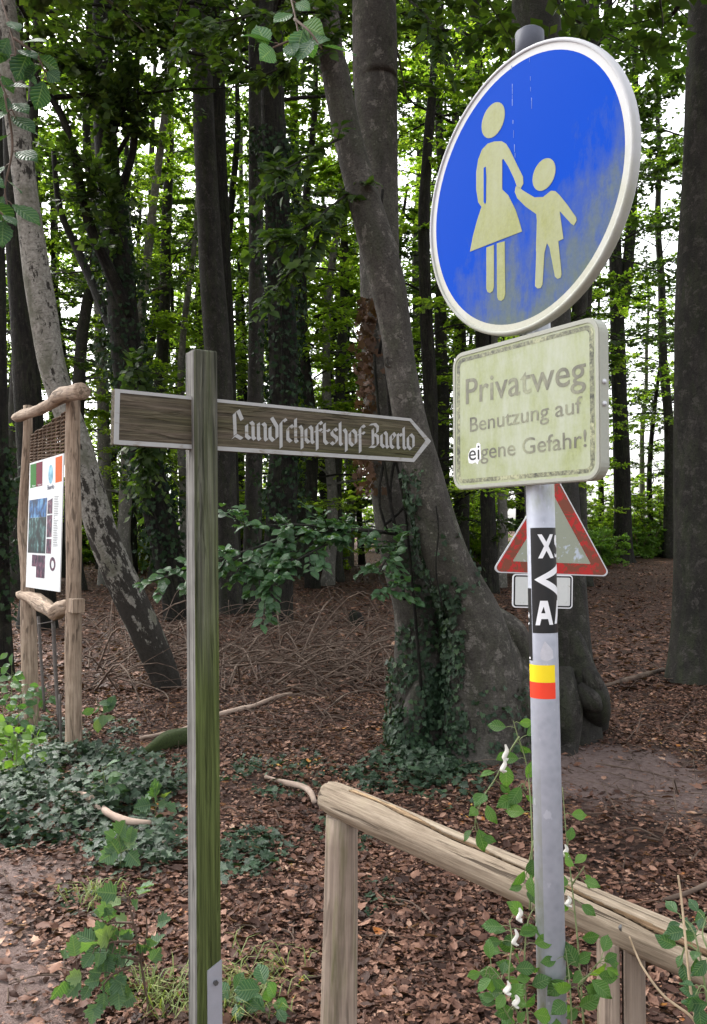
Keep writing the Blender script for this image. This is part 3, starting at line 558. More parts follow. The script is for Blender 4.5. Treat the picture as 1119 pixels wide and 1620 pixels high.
for k, (px, Yd) in enumerate(spots):
    x = (px - CX) / F * Yd; pr = protos[k % 5]; loc = (x, Yd, float(ground_z(x, Yd))); s = fr.uniform(.85, 1.2)
    if k % 5 not in used:
        used.add(k % 5); pr.location = loc; pr.rotation_euler = (0, 0, fr.uniform(0, 6.28)); pr.scale = (s, s, s)
    else: dup(pr, loc, fr.uniform(0, 6.28), s)
# shrubs of the undergrowth in the far clearing
def shrub(h, R_, seed, lm):
    rt = thing('shrub', 'light green bush of the undergrowth at the far edge of the wood', 'shrub', (0, 0, 0), 'undergrowth bushes'); gt = Geo(); gl = Geo(); rr = np.random.default_rng(seed)
    for k in range(7):
        a = k * .9 + rr.uniform(-.3, .3); d = np.array([math.cos(a), math.sin(a), 0]) * R_ * .5
        foot = np.array([0, 0, -.1]); top = d + [0, 0, h * rr.uniform(.6, 1)]; tube(gt, [foot, (foot + top) / 2 + rr.normal(0, .08, 3), top], [.03, .02, .008], 5, 3)
        crown(gl, gt, foot + [0, 0, .25], top, R_ * .6, 9, 90, .13, seed * 10 + k, r0=.012, elev=(-.1, .7), flat=.6)
    obj('stem', gt, M_BSTEM, rt); obj('crown', gl, lm, rt); return rt
sh = [shrub(2.2, 1.8, 31, M_FARLEAF), shrub(3.2, 2.2, 32, M_FARLEAF), shrub(1.6, 1.6, 33, M_LIME)]; used = set()
for k in range(64):
    Yd = fr.uniform(30, 47); px = fr.uniform(-40, 1160)
    if k < 12: px = fr.uniform(920, 1090); Yd = fr.uniform(38, 46)
    x = (px - CX) / F * Yd; j = (2, 1, 2)[k % 3] if k < 12 else fr.choice([0, 1, 1, 2]); loc = (x, Yd, float(ground_z(x, Yd)))  # mostly lime bushes at far right: backlit glow put into the leaf colour
    if j not in used: used.add(j); sh[j].location = loc
    else: dup(sh[j], loc, fr.uniform(0, 6.28), fr.uniform(.8, 1.3))

# ------------------------------------------------------------------ flat work: prisms, decals, lettering
def frame(loc, X, Z):
    X = Vector(X).normalized(); Z = Vector(Z); Z = (Z - X * Z.dot(X)).normalized(); Y = Z.cross(X)
    M = Matrix.Identity(4)
    for i, v in enumerate((X, Y, Z)): M[0][i], M[1][i], M[2][i] = v
    M.translation = Vector(loc); return M
def frame_up(loc, X, Z):
    Z = Vector(Z).normalized(); X = Vector(X); X = X - Z * X.dot(Z); return frame(loc, X, Z)
def local(M, p): return np.array(M.inverted() @ Vector(p))
def plane_uv(M, px, py, y=0.0):
    n = np.array(M.col[1][:3]); p0 = np.array(M.translation) + n * y
    q = local(M, on_plane(px, py, p0, n)); return (q[0], q[2])
def prism(g, poly, y0, y1):
    """outline in the local XZ plane, front face at y0 (towards -Y), back at y1"""
    n = len(poly); V = [(x, y0, z) for x, z in poly] + [(x, y1, z) for x, z in poly]
    T = tessellate_polygon([[Vector((x, z, 0)) for x, z in poly]]); fs = []
    for a, b, c in T:
        ar = (poly[b][0] - poly[a][0]) * (poly[c][1] - poly[a][1]) - (poly[c][0] - poly[a][0]) * (poly[b][1] - poly[a][1])
        if ar < 0: b, c = c, b
        fs.append((a, b, c)); fs.append((n + a, n + c, n + b))
    A = sum(poly[i][0] * poly[(i + 1) % n][1] - poly[(i + 1) % n][0] * poly[i][1] for i in range(n))
    for i in range(n):
        j = (i + 1) % n; f = (i, i + n, j + n, j); fs.append(f if A > 0 else f[::-1])
    g.add(V, fs, co=V)
def ring(g, outer, inner, y0, y1=None):
    n = len(outer); V = [(x, y0, z) for x, z in outer] + [(x, y0, z) for x, z in inner]; Q = [(i, (i + 1) % n, n + (i + 1) % n, n + i) for i in range(n)]
    if y1 is not None:
        V += [(x, y1, z) for x, z in outer] + [(x, y1, z) for x, z in inner]
        for i in range(n):
            j = (i + 1) % n; Q += [(i, 2 * n + i, 2 * n + j, j), (n + i, n + j, 3 * n + j, 3 * n + i), (2 * n + i, 3 * n + i, 3 * n + j, 2 * n + j)]
    g.add(V, co=V, quads=Q)
def rrect(w, h, r, cx=0, cz=0, k=7):
    P = []
    for sx, sz, a0 in ((1, 1, 0), (-1, 1, 90), (-1, -1, 180), (1, -1, 270)):
        for i in range(k):
            a = R(a0 + 90 * i / (k - 1)); P.append((cx + sx * (w / 2 - r) + r * math.cos(a), cz + sz * (h / 2 - r) + r * math.sin(a)))
    return P
def circ(r, n=72, cx=0, cz=0, rz=None): return [(cx + r * math.cos(2 * math.pi * i / n), cz + (rz or r) * math.sin(2 * math.pi * i / n)) for i in range(n)]
def glyphs(s, bold=0.0):
    cu = bpy.data.curves.new('lettering', 'FONT'); cu.body = s; cu.size = 1; cu.resolution_u = 4; cu.offset = bold
    o = bpy.data.objects.new('lettering', cu); COL.objects.link(o); dg = bpy.context.evaluated_depsgraph_get()
    me = bpy.data.meshes.new_from_object(o.evaluated_get(dg)); V = np.array([v.co[:2] for v in me.vertices]); fs = [tuple(p.vertices) for p in me.polygons]
    bpy.data.objects.remove(o); bpy.data.curves.remove(cu); bpy.data.meshes.remove(me); return V, fs
def put_text(g, V, fs, f, sel=None):
    W = np.array([f(x, y) for x, y in V]); g.add(W, [q for q in fs if sel is None or sel(V[list(q)].mean(0)[0])], co=W)
_GL = {s: glyphs(s, b) for s, b in (('Privatweg', .006), ('Benutzung auf', .004), ('eigene Gefahr!', .004), ('ei', .004), ('H', 0), ('Baerlo', .01), ('Natur', 0), ('Kultur', 0), ('S', .03))}

# ------------------------------------------------------------------ wooden fingerpost
low, top_ = at(324.5, 1600, 2.6), at(318.5, 557, 2.62); Zp = top_ - low; Zp /= np.linalg.norm(Zp)
foot = low + Zp * ((float(ground_z(low[0], low[1])) - low[2]) / Zp[2])
MP = frame_up(foot, (math.cos(R(31)), math.sin(R(31)), 0), Zp); hp = float(np.dot(top_ - foot, Zp))
fp = thing('fingerpost', 'weathered wooden fingerpost with one brown arrow board pointing right', 'signpost', foot)
g = Geo(); wv = .077; g.box((0, 0, hp / 2 + .03), (wv, wv, hp - .06))
me = g.mesh('post', False); me.materials.append(M_POSTF); me.materials.append(M_POSTS); me.polygons[0].material_index = 1
def obj_m(name, me, parent, M, bevel=0):
    o = bpy.data.objects.new(name, me); COL.objects.link(o); o.parent = parent; o.matrix_parent_inverse = WORLD[parent.name].inverted(); o.matrix_basis = M; WORLD[o.name] = M.copy()
    if bevel: b = o.modifiers.new('bevel', 'BEVEL'); b.width = bevel; b.segments = 3
    return o
obj_m('post', me, fp, MP, .007)
zs0 = plane_uv(MP, 333, 1528, -.04)[1]
g = Geo(); x0, x1 = -.008, wv / 2 - .001
prism(g, [(x0, -.02), (x1, -.02), (x1, zs0 + .01), (x0, zs0 - .012)], -wv / 2 - .0045, -wv / 2 - .0005)
g.box((.0, 0, .012), (wv + .004, wv - .004, .006))
shoe = obj('post_shoe', g, M_SHOE, fp, MP, False, label='zinc plated post shoe')
g = Geo(); tube(g, [(.016, -wv / 2 - .004, zs0 - .05), (.016, -wv / 2 - .012, zs0 - .05)], .008, 6, 1); obj('bolt', g, M_BOLT, shoe, MP, False)
MB = frame_up(foot, (math.cos(R(36)), math.sin(R(36)), 0), Zp); TH = .014
uv = lambda px, py: plane_uv(MB, px, py, -TH)
TL, TR, TIP, BR, BL = uv(182, 615), uv(650, 662), uv(682, 698), uv(655, 731), uv(180, 703)
OUT = [BL, BR, TIP, TR, TL]
g = Geo(); prism(g, OUT, -TH, TH); board = obj('arrow_board', g, M_BOARD, fp, MB, False, bevel=.002)
def shrink(p, c, d): v = np.array(c) - np.array(p); return tuple(np.array(p) + v / np.linalg.norm(v) * d)
INN = [(BL[0] + .015, BL[1] + .013), (BR[0] - .006, BR[1] + .013), (TIP[0] - .027, TIP[1]), (TR[0] - .006, TR[1] - .01), (TL[0] + .015, TL[1] - .01)]
def paint_mat(name, c, worn):
    m, nt = mat_new(name); n1 = noise(nt, coords(nt, 'obj', (.2, 1, 1)), 80, 6, .7); n2 = noise(nt, coords(nt, 'obj'), 14, 4, .6)
    f = ramp(nt, mth(nt, 'ADD', mth(nt, 'MULTIPLY', n1, .7), mth(nt, 'MULTIPLY', n2, .3)), [(.36, 1), (.45, 0)])
    col = mix(nt, mth(nt, 'MULTIPLY', f, worn), mix(nt, n2, tuple(x * .82 for x in c), c), (.2, .17, .12)); finish(nt, col, .8, bumpn(nt, n1, .3, .003), spec=.2); return m
M_PAINT = paint_mat('worn_white_paint', (.42, .42, .41), .95)
g = Geo(); ring(g, OUT, INN, -TH - .0012, -TH - .0002); obj('border', g, M_PAINT, board, MB, False, label='flaking white painted edging')
FRAK = {'L': ([[(.1, 1.35), (.14, .22)], [(.1, 1.35), (.3, 1.55), (.52, 1.05)], [(.0, .0), (.16, .2), (.5, .02)]], .66),
        'a': ([[(.1, .8), (.1, .2), (.28, .04)], [(.1, .8), (.33, .98), (.46, .84), (.46, .14), (.56, .03)], [(.28, .04), (.46, .2)]], .64),
        'n': ([[(.02, .86), (.12, .93), (.12, .12), (.2, .02)], [(.16, .8), (.38, .96), (.5, .82), (.5, .12), (.59, .02)]], .67),
        'd': ([[(.1, .76), (.1, .2), (.3, .02), (.5, .2), (.5, .82), (.2, 1.3)], [(.1, .76), (.34, .96)]], .63),
        'S': ([[(.1, -.34), (.1, 1.05), (.3, 1.28), (.4, 1.16)]], .4),
        'c': ([[(.1, .76), (.1, .18), (.28, .03), (.4, .12)], [(.1, .76), (.28, .96), (.4, .82)]], .46),
        'h': ([[(.1, 1.34), (.1, .12), (.2, .02)], [(.14, .8), (.36, .96), (.48, .78), (.48, -.32)]], .62),
        'f': ([[(.14, -.34), (.14, 1.05), (.32, 1.28), (.44, 1.16)], [(.0, .72), (.22, .74), (.32, .86), (.42, .78)]], .48),
        't': ([[(.12, 1.2), (.12, .2), (.28, .03), (.42, .12)], [(.0, .74), (.22, .76), (.32, .86), (.42, .78)]], .47),
        's': ([[(.44, .84), (.3, .97), (.1, .76), (.14, .6), (.42, .42), (.42, .22), (.24, .03), (.06, .14)]], .54),
        'o': ([[(.1, .76), (.1, .2), (.3, .02), (.5, .2), (.5, .78), (.3, .97), (.1, .76)]], .63),
        'B': ([[(.0, 1.36), (.32, 1.42), (.52, 1.24), (.48, .92), (.24, .78)], [(.26, .8), (.5, .68), (.52, .22), (.34, .03), (-.04, .03)], [(.18, 1.12), (.18, .16)]], .66),
        'e': ([[(.1, .76), (.1, .18), (.28, .03), (.42, .14)], [(.1, .76), (.28, .96), (.42, .78), (.14, .46)]], .48),
        'r': ([[(.02, .86), (.12, .93), (.12, .12), (.22, .02)], [(.14, .78), (.28, .94), (.4, .82)]], .44),
        'l': ([[(.1, 1.34), (.1, .14), (.22, .02)]], .3), ' ': ([], .34)}
word = 'LandSchaftshof Baerlo'; tot = sum(FRAK[c][1] for c in word)
p0, p1 = uv(368, 694), uv(657, 712); sc = (p1[0] - p0[0]) / tot; sh_ = (p1[1] - p0[1]) / (p1[0] - p0[0]); xh = 29.0 / F * 2.72
pos = 0; k_ = 0; glow = Geo()
for c in word:
    for st in FRAK[c][0]:
        for a, b in zip(st[:-1], st[1:]):
            w = np.array((.088, .07)); a_, b_ = np.array(a), np.array(b); q = [a_ - w, a_ + w, b_ + w, b_ - w]
            P = [(p0[0] + (pos + x) * sc, p0[1] + z * xh + (pos + x) * sc * sh_) for x, z in q]
            ar = sum(P[i][0] * P[(i + 1) % 4][1] - P[(i + 1) % 4][0] * P[i][1] for i in range(4))
            if ar < 0: P = P[::-1]
            y = -TH - .0014 - .00004 * (k_ % 9); k_ += 1
            glow.add([(x, y, z) for x, z in P], co=[(x, y, z) for x, z in P], quads=[(0, 1, 2, 3)])
    pos += FRAK[c][1]
obj('lettering', glow, M_PAINT, board, MB, False, label='white blackletter words Landschaftshof Baerlo')

# ------------------------------------------------------------------ blue pedestrian sign, text plate and stickers on one steel pole
YAW = R(-56.6); CEN = np.array([.3468, 1.7967, CAMZ + .7323])
MS = frame(CEN, (math.cos(YAW), math.sin(YAW), 0), (0, 0, 1))
pl, pt = at(874, 1610, 1.80), at(838, 55, 1.845); Zq = (pt - pl) / np.linalg.norm(pt - pl)
pf = pl + Zq * ((float(ground_z(pl[0], pl[1])) - pl[2]) / Zq[2])
ts = thing('traffic_sign', 'tall grey steel pole with round blue pedestrian sign above a mossy text plate', 'traffic sign', pf)
view = np.array([pl[0], pl[1], 0]); view /= np.linalg.norm(view)
MQ = frame_up(pf, (view[1], -view[0], 0), Zq); hq = float(np.dot(pt - pf, Zq)); PR = .0298
def galv_mat():
    m, nt = mat_new('galvanised_pole'); v = coords(nt, 'obj'); n1 = noise(nt, v, 28, 5, .6); n2 = noise(nt, coords(nt, 'obj', (1, 1, .35)), 16, 6, .7)
    n3 = nd(nt, 'TexVoronoi', {'Vector': v, 'Scale': 60.0}).outputs['Distance']
    col = mix(nt, .5, ramp(nt, n1, [(.3, (.33, .35, .41)), (.7, (.46, .48, .55))]), ramp(nt, n3, [(0, (.36, .38, .44)), (.6, (.46, .48, .54))]))
    x = nd(nt, 'SeparateXYZ', {'Vector': v}); side = mth(nt, 'LESS_THAN', x.outputs[0], -.012)
    z = x.outputs[2]
    hi = ramp(nt, mth(nt, 'DIVIDE', z, 2.5), [(.655, 0), (.668, 1)])                       # lichen just under the plates
    lo = ramp(nt, mth(nt, 'DIVIDE', z, 2.5), [(.3, 1), (.5, 0)])
    al = mth(nt, 'MULTIPLY', mth(nt, 'MAXIMUM', mth(nt, 'MULTIPLY', side, lo), hi), ramp(nt, n2, [(.42, 0), (.6, 1)]))
    col = mix(nt, mth(nt, 'MULTIPLY', al, .8), col, (.26, .28, .17))
    col = mix(nt, ramp(nt, noise(nt, coords(nt, 'obj', (1, 1, .6), (4, 0, 0)), 45, 3, .5), [(.66, 0), (.7, .6)]), col, (.62, .64, .7))
    finish(nt, col, .5, bumpn(nt, n1, .08, .002), .25); return m
g = Geo(); tube(g, [(0, 0, -.1), (0, 0, hq)], PR, 40, 1); pole = obj('pole', g, galv_mat(), ts, MQ)
g = Geo(); tube(g, [(0, 0, hq - .07), (0, 0, hq + .002), (0, 0, hq + .008)], [PR + .0015, PR + .0015, PR - .006], 40, 1); obj('pole_cap', g, M_DARKTOP, ts, MQ)
# round sign
DP = .024; n = 96
g = Geo(); prof = [(.0, DP), (.292, DP), (.2985, DP - .002), (.3, DP - .005), (.3, .004), (.2985, .001), (.296, 0), (.2925, 0), (.2915, .001), (.2915, .0035)]
V = []; Q = []
for i, (r, y) in enumerate(prof):
    for j in range(n): a = 2 * math.pi * j / n; V.append((r * math.cos(a), y, r * math.sin(a)))
for i in range(len(prof) - 1):
    for j in range(n): j2 = (j + 1) % n; Q.append((i * n + j, i * n + j2, (i + 1) * n + j2, (i + 1) * n + j))
g.add(V, co=V, quads=Q)
def grime(name, base, algae, lo_bias, edge=False, rough=.35):
    m, nt = mat_new(name); v = coords(nt, 'obj'); s = nd(nt, 'SeparateXYZ', {'Vector': v}); x, z = s.outputs[0], s.outputs[2]
    n1 = noise(nt, coords(nt, 'obj', (1, 1, .3)), 22, 7, .7); n2 = noise(nt, v, 5, 5, .65, .4); n3 = noise(nt, v, 180, 3, .7)
    f = mth(nt, 'ADD', mth(nt, 'MULTIPLY', n1, .5), mth(nt, 'MULTIPLY', n2, .6))
    if lo_bias == 'blue':
        g_ = mth(nt, 'ADD', mth(nt, 'MULTIPLY', z, -1.15), mth(nt, 'MULTIPLY', x, .55)); f = mth(nt, 'ADD', f, g_)
        am = ramp(nt, f, [(.6, 0), (.74, .3), (.86, .65), (1, .85)])
    elif lo_bias == 'low': f = mth(nt, 'ADD', f, mth(nt, 'MULTIPLY', z, -.9)); am = ramp(nt, f, [(.5, 0), (.75, .6)])
    else: am = ramp(nt, f, [(.4, .15), (.66, 1)])
    col = mix(nt, am, base, mix(nt, n3, tuple(c * .7 for c in algae), tuple(c * 1.25 for c in algae)))
    finish(nt, col, rough, None, spec=.03 if lo_bias == 'blue' else .25); return m
M_RIM = grime('alu_rim_grime', (.46, .47, .49), (.3, .31, .2), 'low', rough=.42)
rs = obj('round_sign', g, M_RIM, ts, MS)
M_RING = grime('white_border_film', (.6, .61, .61), (.42, .42, .27), 'low')
M_BLUE = grime('blue_film', (.0, .06, .48), (.17, .2, .05), 'blue')
g = Geo(); ring(g, circ(.2915, n), circ(.277, n), .0034); obj('border', g, M_RING, rs, MS, False)
g = Geo(); prism(g, circ(.277, n), .0034, .006); obj('sign_face', g, M_BLUE, rs, MS, False)
def zs(px, py): return plane_uv(MS, 560 + px / 2.0018, py / 2.0018, .003)
def smooth_poly(P, k=3): return [tuple(q) for q in spline(np.array([(x, y, 0) for x, y in P]), k)[:, :2]] if k > 1 else P
M_PICT = grime('pictogram_film', (.34, .36, .24), (.28, .3, .1), 'all', rough=.45)
woman = [[(445, 448), (468, 447), (482, 455), (494, 474), (516, 520), (536, 560), (537, 582), (528, 598), (517, 592), (508, 566), (490, 528), (474, 503), (470, 506), (470, 600), (489, 618), (512, 664), (524, 700), (533, 733), (368, 797), (378, 745), (390, 700), (402, 662), (405, 656), (394, 640), (388, 600), (388, 545), (394, 505), (406, 474), (424, 455)],
         [(420, 784), (444, 775), (444, 908), (440, 922), (432, 928), (424, 925), (420, 915)], [(453, 771), (478, 764), (480, 930), (476, 946), (467, 953), (458, 950), (454, 940)]]
child = [[(513, 590), (524, 593), (534, 602), (572, 625), (600, 624), (625, 604), (638, 605), (650, 616), (676, 648), (704, 688), (706, 698), (697, 714), (688, 708), (652, 668), (664, 756), (648, 764), (658, 868), (655, 880), (645, 883), (637, 876), (620, 784), (612, 770), (604, 800), (598, 900), (592, 912), (582, 914), (574, 906), (578, 800), (577, 790), (580, 700), (578, 678), (545, 655), (518, 628), (510, 608)]]
slit = [(412, 532), (418, 528), (420, 560), (419, 640), (416, 646), (412, 640)]
def headz(cx, cy, rx, ry):
    c = zs(cx, cy); tp = zs(cx, cy - ry); r = tp[1] - c[1]; return circ(r * 1.02, 32, c[0], c[1])
for nm, polys, hd in (('woman_pictogram', woman, (441, 381, 33, 52)), ('child_pictogram', child, (602, 553, 33, 48))):
    g = Geo()
    for P in polys: prism(g, [zs(*p) for p in P], .0026, .0033)
    prism(g, headz(*hd), .0026, .0033); o = obj(nm, g, M_PICT, rs, MS, False)
g = Geo(); prism(g, [zs(*p) for p in slit], .0021, .0025); obj('arm_gap', g, M_BLUE, rs, MS, False)
g = Geo()
for xs, ys in (((500, 503, 506, 511), (208, 330, 420, 494)), ((556, 562, 565), (183, 300, 368))):
    y = ys[0]
    while y < ys[-1]:
        L = fr.uniform(6, 26); x = np.interp(y, ys, xs) + fr.gauss(0, .6); w = fr.uniform(.4, 1.2); prism(g, [zs(x - w, y), zs(x - w * .6, y + L), zs(x + w * .7, y + L), zs(x + w, y)], .0029, .0033); y += L + fr.choice([1, 3, 20, 45])
obj('streak', g, simple('scratch_film', (.16, .25, .55), .6), rs, MS, False, label='thin white scratches in the blue film')
# text plate
PW, PH = .43, .3133; pcz = -.3 - .0083 - PH / 2; MTp = MS
g = Geo(); o0 = rrect(PW - .004, PH - .004, .03, 0, pcz); o1 = rrect(PW, PH, .032, 0, pcz); o2 = rrect(PW - .018, PH - .018, .024, 0, pcz)
prism(g, o1, .002, DP + .002); ring(g, o0, o2, 0.0, .0035)
plate = obj('text_plate', g, M_RIM, ts, MS, False)
M_CREAM = grime('mossy_white_film', (.46, .49, .41), (.3, .34, .15), 'all', rough=.5)
def speck_mat():
    m, nt = mat_new('worn_black_border'); n1 = noise(nt, coords(nt, 'obj'), 120, 5, .75); n2 = noise(nt, coords(nt, 'obj'), 14, 4, .6)
    col = ramp(nt, mth(nt, 'ADD', mth(nt, 'MULTIPLY', n1, .6), mth(nt, 'MULTIPLY', n2, .4)), [(.38, (.05, .052, .04)), (.5, (.2, .21, .13)), (.6, (.42, .43, .26))]); finish(nt, col, .5); return m
g = Geo(); prism(g, rrect(PW - .018, PH - .018, .024, 0, pcz), .0016, .0019); pfz = obj('plate_face', g, M_CREAM, plate, MS, False)
g = Geo(); ring(g, rrect(PW - .028, PH - .028, .02, 0, pcz), rrect(PW - .05, PH - .046, .012, 0, pcz), .0013, .0015); obj('border', g, speck_mat(), plate, MS, False)
def faded():
    m, nt = mat_new('faded_letters'); n1 = noise(nt, coords(nt, 'obj'), 16, 5, .7); n2 = noise(nt, coords(nt, 'obj', (1, 1, .3)), 60, 4, .7)
    x = nd(nt, 'SeparateXYZ', {'Vector': coords(nt, 'obj')}).outputs[0]
    mid = mth(nt, 'MULTIPLY', ramp(nt, mth(nt, 'ABSOLUTE', mth(nt, 'ADD', x, .0)), [(.0, 1), (.07, 0)]), .12)
    col = ramp(nt, mth(nt, 'ADD', mth(nt, 'ADD', mth(nt, 'MULTIPLY', n1, .7), mth(nt, 'MULTIPLY', n2, .3)), mid), [(.36, (.1, .1, .08)), (.52, (.19, .19, .14)), (.7, (.32, .34, .22))]); finish(nt, col, .6); return m
M_FADE = faded(); Hh = _GL['H'][0][:, 1].max()
def text_line(s, a, b, cap, y=.0011):
    V, fs = _GL[s]; A = plane_uv(MS, *a, .001); B = plane_uv(MS, *b, .001); x0, x1 = V[:, 0].min(), V[:, 0].max(); k = (B[0] - A[0]) / (x1 - x0); t = plane_uv(MS, a[0], a[1] - cap, .001); kz = (t[1] - A[1]) / Hh
    return V, fs, lambda x, z: (A[0] + (x - x0) * k, y, A[1] + (B[1] - A[1]) * (x - x0) / (x1 - x0) + z * kz)
for s, a, b, cap in (('Privatweg', (737, 639.5), (927, 605), 39), ('Benutzung auf', (743.5, 683.5), (921, 652.5), 22.5)):
    g = Geo(); put_text(g, *text_line(s, a, b, cap)); obj('lettering', g, M_FADE, plate, MS, False)
V, fs, f = text_line('eigene Gefahr!', (742, 728.6), (928, 706.5), 23); xc = _GL['ei'][0][:, 0].max() + .02
g = Geo(); put_text(g, V, fs, f, lambda x: x > xc); obj('lettering', g, M_FADE, plate, MS, False)
g = Geo(); put_text(g, V, fs, lambda x, z: tuple(np.array(f(x, z)) - [0, .0003, 0]), lambda x: x <= xc); obj('lettering', g, M_BLACK, plate, MS, False, label='crisp black letters ei on a cleaned patch')
g = Geo(); zp = lambda x, y: plane_uv(MS, 690 + x / 3.73, 490 + y / 3.73, .0012)
prism(g, [zp(*p) for p in [(192, 850), (205, 820), (236, 815), (240, 790), (252, 785), (262, 795), (264, 880), (252, 892), (246, 912), (232, 900), (214, 908), (194, 905), (190, 880)]], .00118, .0015); obj('cleaned_patch', g, M_WHITE, plate, MS, False)
g = Geo()
for zz in (pcz + .03, pcz - .012):
    g = Geo(); tube(g, [(PW / 2 - .001, .012, zz), (PW / 2 + .003, .012, zz)], .005, 12, 1); obj('rivet', g, M_ALU, plate, MS)
for nm, zz in (('clamp', .12), ('clamp', -.16), ('clamp', pcz + .05)):
    g = Geo(); c = local(MQ, np.array(MS @ Vector((-.02, DP + .03, zz)))); tube(g, [(0, 0, c[2] - .015), (0, 0, c[2] + .015)], PR + .003, 32, 1); obj(nm, g, M_GALV, ts, MQ)
# stickers: film bent round the pole
import bmesh
def wrap(poly, dr, steps=.004):
    """outline in (arc length from the camera side, height along the pole) bent round the pole"""
    bm = bmesh.new(); vs = [bm.verts.new((x, z, 0)) for x, z in poly]; T = tessellate_polygon([[Vector((x, z, 0)) for x, z in poly]])
    for t in T:
        try: f = bm.faces.new([vs[i] for i in t])
        except ValueError: pass
    x = min(p[0] for p in poly) + steps
    while x < max(p[0] for p in poly):
        bmesh.ops.bisect_plane(bm, geom=bm.verts[:] + bm.edges[:] + bm.faces[:], plane_co=(x, 0, 0), plane_no=(1, 0, 0)); x += steps
    bm.verts.index_update(); g = Geo(); V = []
    for v in bm.verts: a = v.co.x / PR; V.append(((PR + dr) * math.sin(a), -(PR + dr) * math.cos(a), v.co.y))
    fs = []
    for f in bm.faces:
        f.normal_update(); q = [v.index for v in f.verts]; fs.append(q if f.normal.z > 0 else q[::-1])
    g.add(V, fs, co=V); bm.free(); return g
def pz(zy, zx=380):
    p = on_plane(770 + zx / 4.376, 750 + zy / 4.376, np.array(pl), np.array([view[0], view[1], 0])); return float(np.dot(p - pf, Zq))
arc = lambda deg: R(deg) * PR
def rect(a0, a1, z0, z1): return [(arc(a0), pz(z1)), (arc(a1), pz(z1)), (arc(a1), pz(z0)), (arc(a0), pz(z0))]
def AZ(L): return [(arc(a), pz(z)) for a, z in L]
st = obj('sticker', wrap(rect(-46, 150, 372, 1098), .0004), M_BLACK, pole, MQ, label='black route sticker with white X, arrow and A')
obj('sticker', wrap(rect(-110, -50, 790, 1290), .0004), M_BLACK, pole, MQ, label='second black sticker on the far left side of the pole')
for P in (AZ([(-14, 418), (3, 418), (20, 470), (36, 418), (52, 418), (29, 500), (54, 583), (36, 583), (20, 532), (4, 583), (-13, 583), (11, 500)]),
          AZ([(-31, 730), (90, 615), (90, 672), (14, 728), (90, 798), (90, 855)]),
          AZ([(-30, 1043), (-9, 875), (20, 875), (42, 1040), (25, 1040), (20, 1000), (-6, 1000), (-12, 1043)]),
          AZ([(50, 1035), (70, 875), (100, 875), (125, 1035), (108, 1035), (84, 930), (66, 1035)]),
          AZ([(120, 418), (66, 424), (60, 452), (62, 486), (78, 508), (96, 530), (70, 560), (60, 548), (62, 575), (120, 585), (120, 500), (80, 470), (120, 450)]),
          AZ([(-84, 1035), (-66, 1028), (-66, 1040), (-84, 1046)]), AZ([(-72, 955), (-64, 975), (-68, 1000), (-78, 985)]), AZ([(-78, 1268), (-62, 1268), (-62, 1280), (-78, 1280)])):
    obj('sticker_mark', wrap(P, .0008), M_WHITE, pole, MQ)
g = wrap(AZ([(-6, 960), (10, 960), (4, 915)]), .0011); obj('sticker_mark', g, M_BLACK, pole, MQ)
obj('sticker', wrap(rect(-88, 46, 1317, 1436), .0005), M_YEL, pole, MQ, label='yellow half of a trail marker sticker')
obj('sticker', wrap(rect(-88, 47, 1436.5, 1548), .0005), M_RED, pole, MQ, label='red half of a trail marker sticker')
g = wrap(AZ([(-15, 1240), (-5, 1190), (5, 1150), (20, 1180), (38, 1215), (40, 1270), (10, 1290), (-12, 1275)]), .0003); obj('glue_residue', g, simple('glue_residue', (.5, .5, .54), .6), pole, MQ)

# ------------------------------------------------------------------ red triangle warning sign further in
TY = 4.7; a, b, c = at(778, 907.5, TY), at(967, 914, TY), at(877, 742, TY)
MT = frame((a + b + c) / 3, b - a, (0, 0, 1)); s3 = float(np.linalg.norm(b - a)); hh = s3 * math.sqrt(3) / 2
def tri(s, r, k=6):
    P = []; h = s * math.sqrt(3) / 2; cs = [(-s / 2, -h / 3), (s / 2, -h / 3), (0, 2 * h / 3)]
    for i, (x, z) in enumerate(cs):
        ang = [210, 330, 90][i]; d = 2 * r; cx, cz = x - d * math.cos(R(ang)), z - d * math.sin(R(ang))
        for j in range(k): t = R(ang - 60 + 120 * j / (k - 1)); P.append((cx + r * math.cos(t), cz + r * math.sin(t)))
    return P
tp_ = thing('warning_sign', 'worn red bordered warning triangle with small white plate behind the grey pole', 'traffic sign', (0, 0, 0))
bs = np.array(MT.translation); tp_.location = (bs[0], bs[1] + .05, float(ground_z(bs[0], bs[1] + .05))); WORLD[tp_.name] = Matrix.Translation(tp_.location)
def scratch(name, base, wear, thr, scale):
    m, nt = mat_new(name); v = coords(nt, 'obj'); n1 = noise(nt, v, scale, 6, .7, 1.5); n2 = noise(nt, v, 6, 4, .6); n3 = noise(nt, v, 60, 4, .7)
    col = mix(nt, ramp(nt, mth(nt, 'ADD', mth(nt, 'MULTIPLY', n1, .6), mth(nt, 'MULTIPLY', n2, .4)), [(thr, 0), (thr + .03, 1)]), base, wear)
    finish(nt, mix(nt, mth(nt, 'MULTIPLY', n3, .35), col, tuple(x * .6 for x in base)), .5); return m
g = Geo(); prism(g, tri(s3, .025), 0, .02); tb = obj('sign_panel', g, M_ALU, tp_, MT, False)
g = Geo(); ring(g, tri(s3 - .022, .022), tri(s3 - .225, .004), -.0012, -.0002); obj('border', g, scratch('worn_red_film', (.5, .02, .018), (.17, .06, .03), .48, 14), tb, MT, False)
g = Geo(); prism(g, tri(s3 - .227, .004), -.001, -.0002); obj('sign_face', g, scratch('scratched_white_film', (.33, .36, .28), (.55, .62, .72), .55, 9), tb, MT, False)
a, b = at(811, 908, TY), at(906, 910, TY); c = at(858, 961, TY); w_ = float(np.linalg.norm(b - a)); h_ = float(a[2] - c[2])
